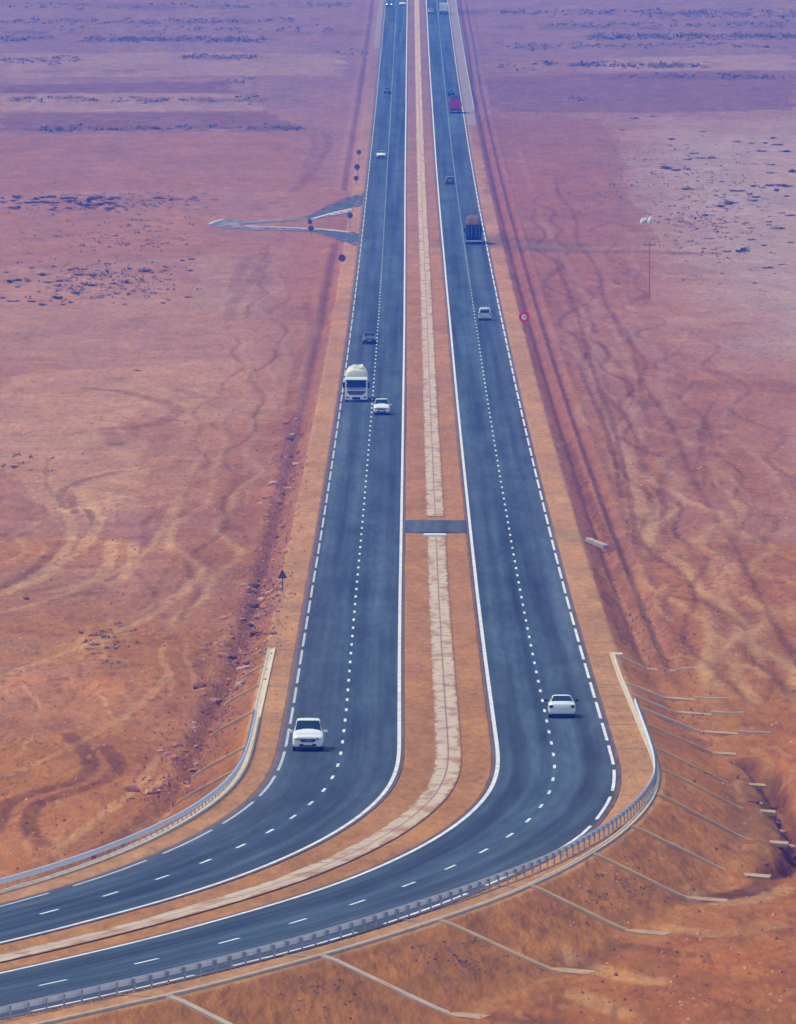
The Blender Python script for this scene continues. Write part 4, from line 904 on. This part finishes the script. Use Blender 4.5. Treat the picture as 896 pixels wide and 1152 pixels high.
def car(style, paint, px, py, rear, label, front_plate=True, lit=False, name='car', cat='car', scale=1.0):
    sp = STY[style]; st = sp['st']; X, Y = pix_road(px, py)
    root = thing(name, label, cat, (X, Y, float(hroad(Y))+.006), (math.pi if rear else 0) - float(hdg(Y)))
    root.scale = (scale,)*3
    body = from_bm('body', loft_body(st), paint, root, smooth=True)
    try:
        m = body.modifiers.new('s', 'SUBSURF'); m.levels = 1; m.render_levels = 1
    except Exception: pass
    yf = st[0][0]; yr = st[-1][0]
    bm = bmesh.new(); glass(bm, st, *sp['ws']); bmesh.ops.recalc_face_normals(bm, faces=bm.faces); from_bm('windscreen', bm, M_GLASS, root, True)
    bm = bmesh.new()
    if sp['rw']: glass(bm, st, *sp['rw'])
    else:
        quad(bm, (-.66, yr+.016, 1.10), (.66, yr+.016, 1.10), (.60, yr-.02, 1.62), (-.60, yr-.02, 1.62))
    bmesh.ops.recalc_face_normals(bm, faces=bm.faces); from_bm('rear_window', bm, M_GLASS, root, True)
    for s in (-1, 1):
        for ysl in sp['sg']:
            bm = bmesh.new(); side_glass(bm, st, ysl, s); from_bm('side_window', bm, M_GLASS, root)
        for yw in sp['wb']: wheel_at(root, s*(st[3][5]-.02), yw, sp['r'])
        q = interp(st, sp['ws'][0]+.22); bm = bmesh.new(); xx = q[4]
        bx(bm, s*(xx+.01) if s > 0 else s*(xx+.24), s*(xx+.24) if s > 0 else s*(xx+.01), sp['ws'][0]+.20, sp['ws'][0]+.34, q[1]+.03, q[1]+.18, bev=.03); from_bm('mirror', bm, paint if rear is False else M_BLACK, root)
        q = interp(st, yf+.10)
        bm = bmesh.new(); z = q[1]-.06; w = q[4]
        pts = [(s*(w*.56), yf-.015, z-.045), (s*(w*.92), yf+.02, z-.03), (s*(w*1.0), yf+.20, z+.06), (s*(w*.62), yf+.0, z+.055)]
        A = [bm.verts.new(p) for p in pts]; B = [bm.verts.new((p[0], p[1]-.05, p[2])) for p in pts]; bm.faces.new(B if s > 0 else B[::-1]); bm.faces.new(A[::-1])
        for i in range(4): j = (i+1) % 4; bm.faces.new([A[i], A[j], B[j], B[i]])
        bmesh.ops.recalc_face_normals(bm, faces=bm.faces)
        from_bm('headlight', bm, mat('lit_lamp', (.9,.95,1), .2, emit=(.75,.9,1), estr=4.) if lit else M_LAMP, root)
        q = interp(st, yr-.1); bm = bmesh.new(); z = q[1]-.14; w = q[4]
        bx(bm, min(s*w*.68, s*w*.96), max(s*w*.68, s*w*.96), yr-.14, yr+.012, z-.10, z+.09, bev=.02); from_bm('tail_light', bm, M_TAIL, root)
    q = interp(st, yf+.1)
    bm = bmesh.new(); w = q[4]; zc = q[1]-.14
    pts = [(-w*.60, yf-.012, zc+.04), (-w*.38, yf-.02, zc-.11), (w*.38, yf-.02, zc-.11), (w*.60, yf-.012, zc+.04), (w*.46, yf+.01, zc+.08), (-w*.46, yf+.01, zc+.08)]
    panel(bm, pts, .02); bmesh.ops.recalc_face_normals(bm, faces=bm.faces); gr = from_bm('grille', bm, M_BLACK, root)
    bm = bmesh.new(); panel(bm, [(-w*.52, yf-.012, .36), (w*.52, yf-.012, .36), (w*.60, yf-.005, .44), (w*.5, yf-.012, .50), (-w*.5, yf-.012, .50), (-w*.60, yf-.005, .44)], .02); from_bm('lower_intake', bm, M_BLACK, root)
    bm = bmesh.new()
    for k in range(3): bx(bm, -w*.30, w*.30, yf-.046, yf-.034, zc-.07+k*.05, zc-.055+k*.05)
    tube(bm, (0, yf-.055, zc-.005), (0, yf-.036, zc-.005), .055, n=12); from_bm('grille_bar', bm, M_CHROME, gr)
    bm = bmesh.new(); bx(bm, -w*.70, w*.70, yf+.03, yf+.20, .20, .36, bev=.02); from_bm('lower_bumper', bm, M_BLACK, root)
    bm = bmesh.new(); bx(bm, -.26, .26, yf-.045, yf-.022, .44, .55); from_bm('number_plate', bm, M_PLATE, root)
    bm = bmesh.new(); bx(bm, -w*.80, w*.80, yr-.22, yr-.02, .18, .33, bev=.02); from_bm('rear_bumper', bm, M_BLACK, root)
    bm = bmesh.new(); zp = interp(st, yr-.06)[1]-.20; bx(bm, -.26, .26, yr-.02, yr+.022, zp-.055, zp+.055); from_bm('number_plate', bm, M_PLATE, root)
    bm = bmesh.new(); bx(bm, -.70, .70, yf+.5, yr-.5, .20, .30); from_bm('underbody', bm, M_BLACK, root)
    return root
def pix_road(px, py):
    v = (py-576)/F; k = (v*CT+ST)/(CT-v*ST); D = CH/k
    D = min(D, 4000)
    for _ in range(60): D = .5*D+.5*(CH-float(hroad(D)))/k
    return (px-448)/F*D/(CT-v*ST), D
car('suv', M_WHITEP, 347, 843, False, 'white large suv driving towards the camera at the start of the left bend', scale=1.04)
car('sedan', M_WHITEP, 632, 806, True, 'white saloon seen from behind on the right carriageway, nearest there')
car('suv', M_WHITEP, 429.5, 466, False, 'white crossover car beside the white tanker truck', scale=.95)
car('sedan', M_NAVY, 416, 386.5, False, 'dark saloon following the white tanker on the left carriageway')
car('van', M_LILAC, 545.5, 360, True, 'pale silver small van seen from behind on the right carriageway', name='van', cat='van', scale=.95)
car('hatch', M_GREYP, 506.3, 207, True, 'small grey hatchback in the inner lane above the loaded dark truck')
car('sedan', M_WHITEP, 429, 177.5, False, 'small white car coming down the far left carriageway alone')
car('hatch', M_NAVY, 436, 105, False, 'dark small car far up the left carriageway, level with the red truck')
car('sedan', M_NAVY, 508, 107.5, True, 'dark car just ahead of the red truck on the far right carriageway')
car('hatch', M_NAVY, 438, 7, False, 'distant dark car with lit headlights in the outer lane at the top edge', lit=True, scale=1.1)
car('hatch', M_WHITEP, 453, 6.5, False, 'distant white car in the inner lane at the top edge of the left carriageway', scale=1.1)
car('hatch', M_SILVER, 485, 15, True, 'distant pale car beside the far white box truck at the top edge', scale=1.1)

def truck_cab(root, paint, yf=0., H=2.75, W_=1.26):
    """a forward-control cab; front face at y = yf, local -Y is forward"""
    bm = bmesh.new()
    prof = [(yf+.02,.42),(yf,1.30),(yf+.06,1.55),(yf+.24,H-.28),(yf+.40,H-.06),(yf+.62,H),(yf+1.95,H+.04),(yf+2.02,.75),(yf+1.9,.60),(yf+.5,.45)]
    Lf = [bm.verts.new((-W_, y, z)) for y, z in prof]; Rt = [bm.verts.new((W_, y, z)) for y, z in prof]
    bm.faces.new(Lf); bm.faces.new(Rt[::-1])
    for i in range(len(prof)): j = (i+1) % len(prof); bm.faces.new([Lf[i], Rt[i], Rt[j], Lf[j]])
    bmesh.ops.recalc_face_normals(bm, faces=bm.faces); bmesh.ops.bevel(bm, geom=list(bm.edges), offset=.06, segments=2, affect='EDGES')
    from_bm('cab', bm, paint, root, False)
    bm = bmesh.new(); panel(bm, [(-1.12, yf+.055, 1.62), (1.12, yf+.055, 1.62), (1.06, yf+.215, H-.36), (-1.06, yf+.215, H-.36)], .03); from_bm('windscreen', bm, M_GLASS, root)
    bm = bmesh.new(); panel(bm, [(-1.16, yf-.10, H-.38), (1.16, yf-.10, H-.38), (1.14, yf+.20, H-.26), (-1.14, yf+.20, H-.26)], .04); from_bm('sun_visor', bm, M_BLACK, root)
    bm = bmesh.new(); bx(bm, -1.05, 1.05, yf-.05, yf-.006, 1.44, 1.54, bev=.015); from_bm('wiper_trim', bm, M_BLACK, root)
    bm = bmesh.new(); panel(bm, [(-.72, yf-.025, .84), (.72, yf-.025, .84), (1.02, yf-.02, 1.16), (.98, yf-.012, 1.27), (-.98, yf-.012, 1.27), (-1.02, yf-.02, 1.16)], .03); g_ = from_bm('grille', bm, M_BLACK, root)
    bm = bmesh.new()
    for k in range(3): bx(bm, -.78, .78, yf-.075, yf-.056, .92+k*.1, .95+k*.1)
    from_bm('grille_bar', bm, M_GALVD, g_)
    bm = bmesh.new(); bx(bm, -W_, W_, yf-.09, yf+.4, .28, .72, bev=.05); from_bm('bumper', bm, paint, root)
    bm = bmesh.new(); bx(bm, -.45, .45, yf-.112, yf-.092, .32, .58); from_bm('bumper_intake', bm, M_BLACK, root)
    for s in (-1, 1):
        a, b = sorted((s*.84, s*1.14)); bm = bmesh.new(); bx(bm, a, b, yf-.118, yf-.092, .48, .66, bev=.01); from_bm('headlight', bm, mat('truck_lamp', (.12,.13,.16), .15, spec=.8), root)
        a, b = sorted((s*1.30, s*1.52)); bm = bmesh.new(); bx(bm, a, b, yf+.12, yf+.26, 1.55, 2.25, bev=.03); mi = from_bm('mirror', bm, M_BLACK, root)
        bm = bmesh.new(); tube(bm, (s*1.22, yf+.28, 2.28), (s*1.42, yf+.2, 2.22), .025, n=6); from_bm('mirror_arm', bm, M_BLACK, mi)
        bm = bmesh.new(); panel(bm, [(s*1.264, yf+.5, 1.55), (s*1.264, yf+1.3, 1.55), (s*1.264, yf+1.3, 2.25), (s*1.264, yf+.62, 2.25)], .008*(-s if s < 0 else -1)); from_bm('side_window', bm, M_GLASS, root)
def axles(root, ys, r=.5, W_=1.22):
    for y in ys:
        for s in (-1, 1): wheel_at(root, s*W_, y, r, .30, M_GALVD)
# white tanker
X, Y = pix_road(401, 452.5)
tk = thing('tanker_truck', 'white tanker truck with a rounded cream tank in the outer left lane', 'truck', (X, Y+.1, float(hroad(Y))+.006), 0)
truck_cab(tk, M_WHITEP)
M_TANK = mat('cream_tank', (.66,.66,.54), .45, spec=.4, noise=.08, nscale=.8)
bm = bmesh.new(); n = 28; rings = []
for y, k in ((2.35,.80),(2.42,.94),(2.6,1),(12.0,1),(12.2,.94),(12.28,.8)):
    rings.append([bm.verts.new((1.25*k*math.copysign(abs(math.cos(a))**.62, math.cos(a)), y, 2.40+1.22*k*math.copysign(abs(math.sin(a))**.85, math.sin(a)))) for a in [2*math.pi*i/n for i in range(n)]])
for a, b in zip(rings[:-1], rings[1:]):
    for i in range(n): j = (i+1) % n; bm.faces.new([a[i], a[j], b[j], b[i]])
bm.faces.new(rings[0]); bm.faces.new(rings[-1][::-1]); bmesh.ops.recalc_face_normals(bm, faces=bm.faces); tank = from_bm('tank', bm, M_TANK, tk, True)
for yh in (4.2, 6.8, 9.6):
    bm = bmesh.new(); tube(bm, (-.12, yh, 3.58), (-.12, yh, 3.80), .34, n=16); from_bm('hatch', bm, M_WHITEP, tank)
bm = bmesh.new(); bx(bm, .30, .75, 3.2, 11.2, 3.56, 3.78, bev=.02); from_bm('walkway', bm, M_TANK, tank)
bm = bmesh.new(); bx(bm, -.5, .5, 1.0, 12.2, .75, 1.1); bx(bm, -1.15, 1.15, 6.2, 12.1, .95, 1.08); from_bm('chassis', bm, M_BLACK, tk)
axles(tk, (1.0, 3.9, 9.2, 10.4, 11.6))

def rear_truck(px, py, label, name, body_m, top_m, H, Lh, load, bump_m, extra=None, Wd=1.25):
    X, Y = pix_road(px, py); root = thing(name, label, 'truck', (X, Y, float(hroad(Y))+.006), math.pi-float(hdg(Y)))
    # built forward = -Y: rear face at y = Lh+2.2
    truck_cab(root, body_m, 0., 2.9)
    yr = Lh+2.3
    # shift so that the tail stands at the thing's origin
    bm = bmesh.new(); bx(bm, -Wd, Wd, 2.25, yr, 1.05, H, bev=.05); bd = from_bm('cargo_body', bm, body_m, root)
    bm = bmesh.new(); bx(bm, -Wd+.06, -.03, yr+.002, yr+.03, 1.15, H-.12, bev=.01); bx(bm, .03, Wd-.06, yr+.002, yr+.03, 1.15, H-.12, bev=.01); from_bm('tailgate', bm, body_m, bd)
    bm = bmesh.new()
    for q in (-.9, -.35, .35, .9): tube(bm, (q, yr+.05, 1.2), (q, yr+.05, H-.2), .022, n=6)
    from_bm('door_bar', bm, M_GALVD, bd)
    if load:
        bm = bmesh.new(); bmesh.ops.create_grid(bm, x_segments=14, y_segments=24, size=1)
        for v in bm.verts:
            u, w = v.co.x, v.co.y; e_ = (1-abs(u)**5)*(1-abs(w)**8)
            v.co = Vector((u*(Wd-.02), 2.4+(w+1)/2*(yr-2.45), H+.01+load*max(e_, 0)**.5*(.86+.28*random.random())))
        from_bm('load', bm, top_m, root, True)
    bm = bmesh.new(); bx(bm, -1.2, 1.2, yr-.12, yr+.06, .48, .66, bev=.02); from_bm('rear_bumper', bm, bump_m, root)
    bm = bmesh.new(); bx(bm, -.5, .5, 1.2, yr-.2, .72, 1.04); from_bm('chassis', bm, M_BLACK, root)
    for s in (-1, 1):
        a, b = sorted((s*.80, s*1.18)); bm = bmesh.new(); bx(bm, a, b, yr+.0, yr+.05, .76, .96, bev=.01); from_bm('tail_light', bm, M_TAIL, root)
        a, b = sorted((s*.62, s*1.2)); bm = bmesh.new(); bx(bm, a, b, yr-.55, yr-.52, .25, .80); from_bm('mud_flap', bm, M_BLACK, root)
    bm = bmesh.new(); bx(bm, -.26, .26, yr+.062, yr+.08, .50, .62); from_bm('number_plate', bm, M_PLATE, root)
    axles(root, (1.0, 3.6, yr-3.4, yr-2.2, yr-1.0))
    # the Empty stands at the tail: move the parts back
    for c in root.children: c.location.y -= yr
    return root
rear_truck(533.3, 275, 'dark navy truck seen from behind with a tall brown load on top', 'loaded_truck', mat('navy_tarp', (.016,.026,.055), .6, noise=.25, nscale=.9), mat('brown_load', (.15,.10,.06), .95, noise=.4, nscale=2, bump=.5), 3.2, 9.5, 1.25, mat('pale_bumper', (.62,.64,.68), .5))
rear_truck(512.6, 127.5, 'red truck seen from behind with a dark covered load, far up the right carriageway', 'red_truck', mat('red_paint', (.50,.02,.045), .45, coat=.3, noise=.15, nscale=1), mat('dark_tarp', (.03,.03,.05), .8, noise=.3), 3.35, 8.5, .75, mat('pink_bumper', (.55,.25,.30), .5))
rear_truck(499.3, 16, 'distant white box truck seen from behind at the top edge of the photo', 'box_truck', M_WHITEP, M_WHITEP, 3.5, 7.5, 0, M_GALVD)

# ------------------------------------------------------------------ air: an even haze over the whole plain
HAZE_D = 2.9e-4
hm = bpy.data.materials.new('haze_air'); hm.use_nodes = True; nt = hm.node_tree; nt.nodes.remove(nt.nodes['Principled BSDF'])
pv = nt.nodes.new('ShaderNodeVolumePrincipled'); pv.inputs['Color'].default_value = (.012,.15,1.0,1); pv.inputs['Absorption Color'].default_value = (1,1,1,1); pv.inputs['Density'].default_value = HAZE_D; pv.inputs['Anisotropy'].default_value = 0
nt.links.new(pv.outputs[0], nt.nodes['Material Output'].inputs['Volume'])
gv = np.array([v for v in (float(ZZ.min()), float(ZZ.max()))])
bm = bmesh.new(); bx(bm, -160000, 160000, -8000, 30000, gv[0]-1, max(gv[1], 62)+4); o = from_bm('haze', bm, hm); tag(o, kind='stuff')

# ------------------------------------------------------------------ light, sky, camera
w = bpy.data.worlds.new('World'); SC.world = w; w.use_nodes = True; nt = w.node_tree
sky = nt.nodes.new('ShaderNodeTexSky'); sky.sky_type = 'NISHITA'; sky.sun_disc = False; sky.sun_elevation = R(60); sky.sun_rotation = R(-80); sky.dust_density = 1.5; sky.altitude = 300
nt.links.new(sky.outputs[0], nt.nodes['Background'].inputs[0]); nt.nodes['Background'].inputs[1].default_value = .11
sl = bpy.data.lights.new('sun', 'SUN'); sl.energy = 1.5; sl.angle = R(14); sl.color = (1,.93,.84)
so = bpy.data.objects.new('sun', sl); COL.objects.link(so)
d = Vector((math.sin(R(-80))*math.cos(R(60)), math.cos(R(-80))*math.cos(R(60)), math.sin(R(60)))); so.rotation_euler = d.to_track_quat('Z', 'Y').to_euler()
cam = bpy.data.cameras.new('camera'); cam.sensor_fit = 'HORIZONTAL'; cam.sensor_width = 36; cam.lens = F/896*36; cam.clip_start = 1; cam.clip_end = 200000
co = bpy.data.objects.new('camera', cam); COL.objects.link(co); co.location = (0, 0, CH); co.rotation_euler = (R(90)-TH, 0, 0); SC.camera = co
SC.view_settings.view_transform = 'Standard'; SC.view_settings.look = 'None'; SC.view_settings.gamma = 1; SC.view_settings.exposure = .75
SC.cycles.use_denoising = True; SC.cycles.max_bounces = 5; SC.cycles.volume_bounces = 0
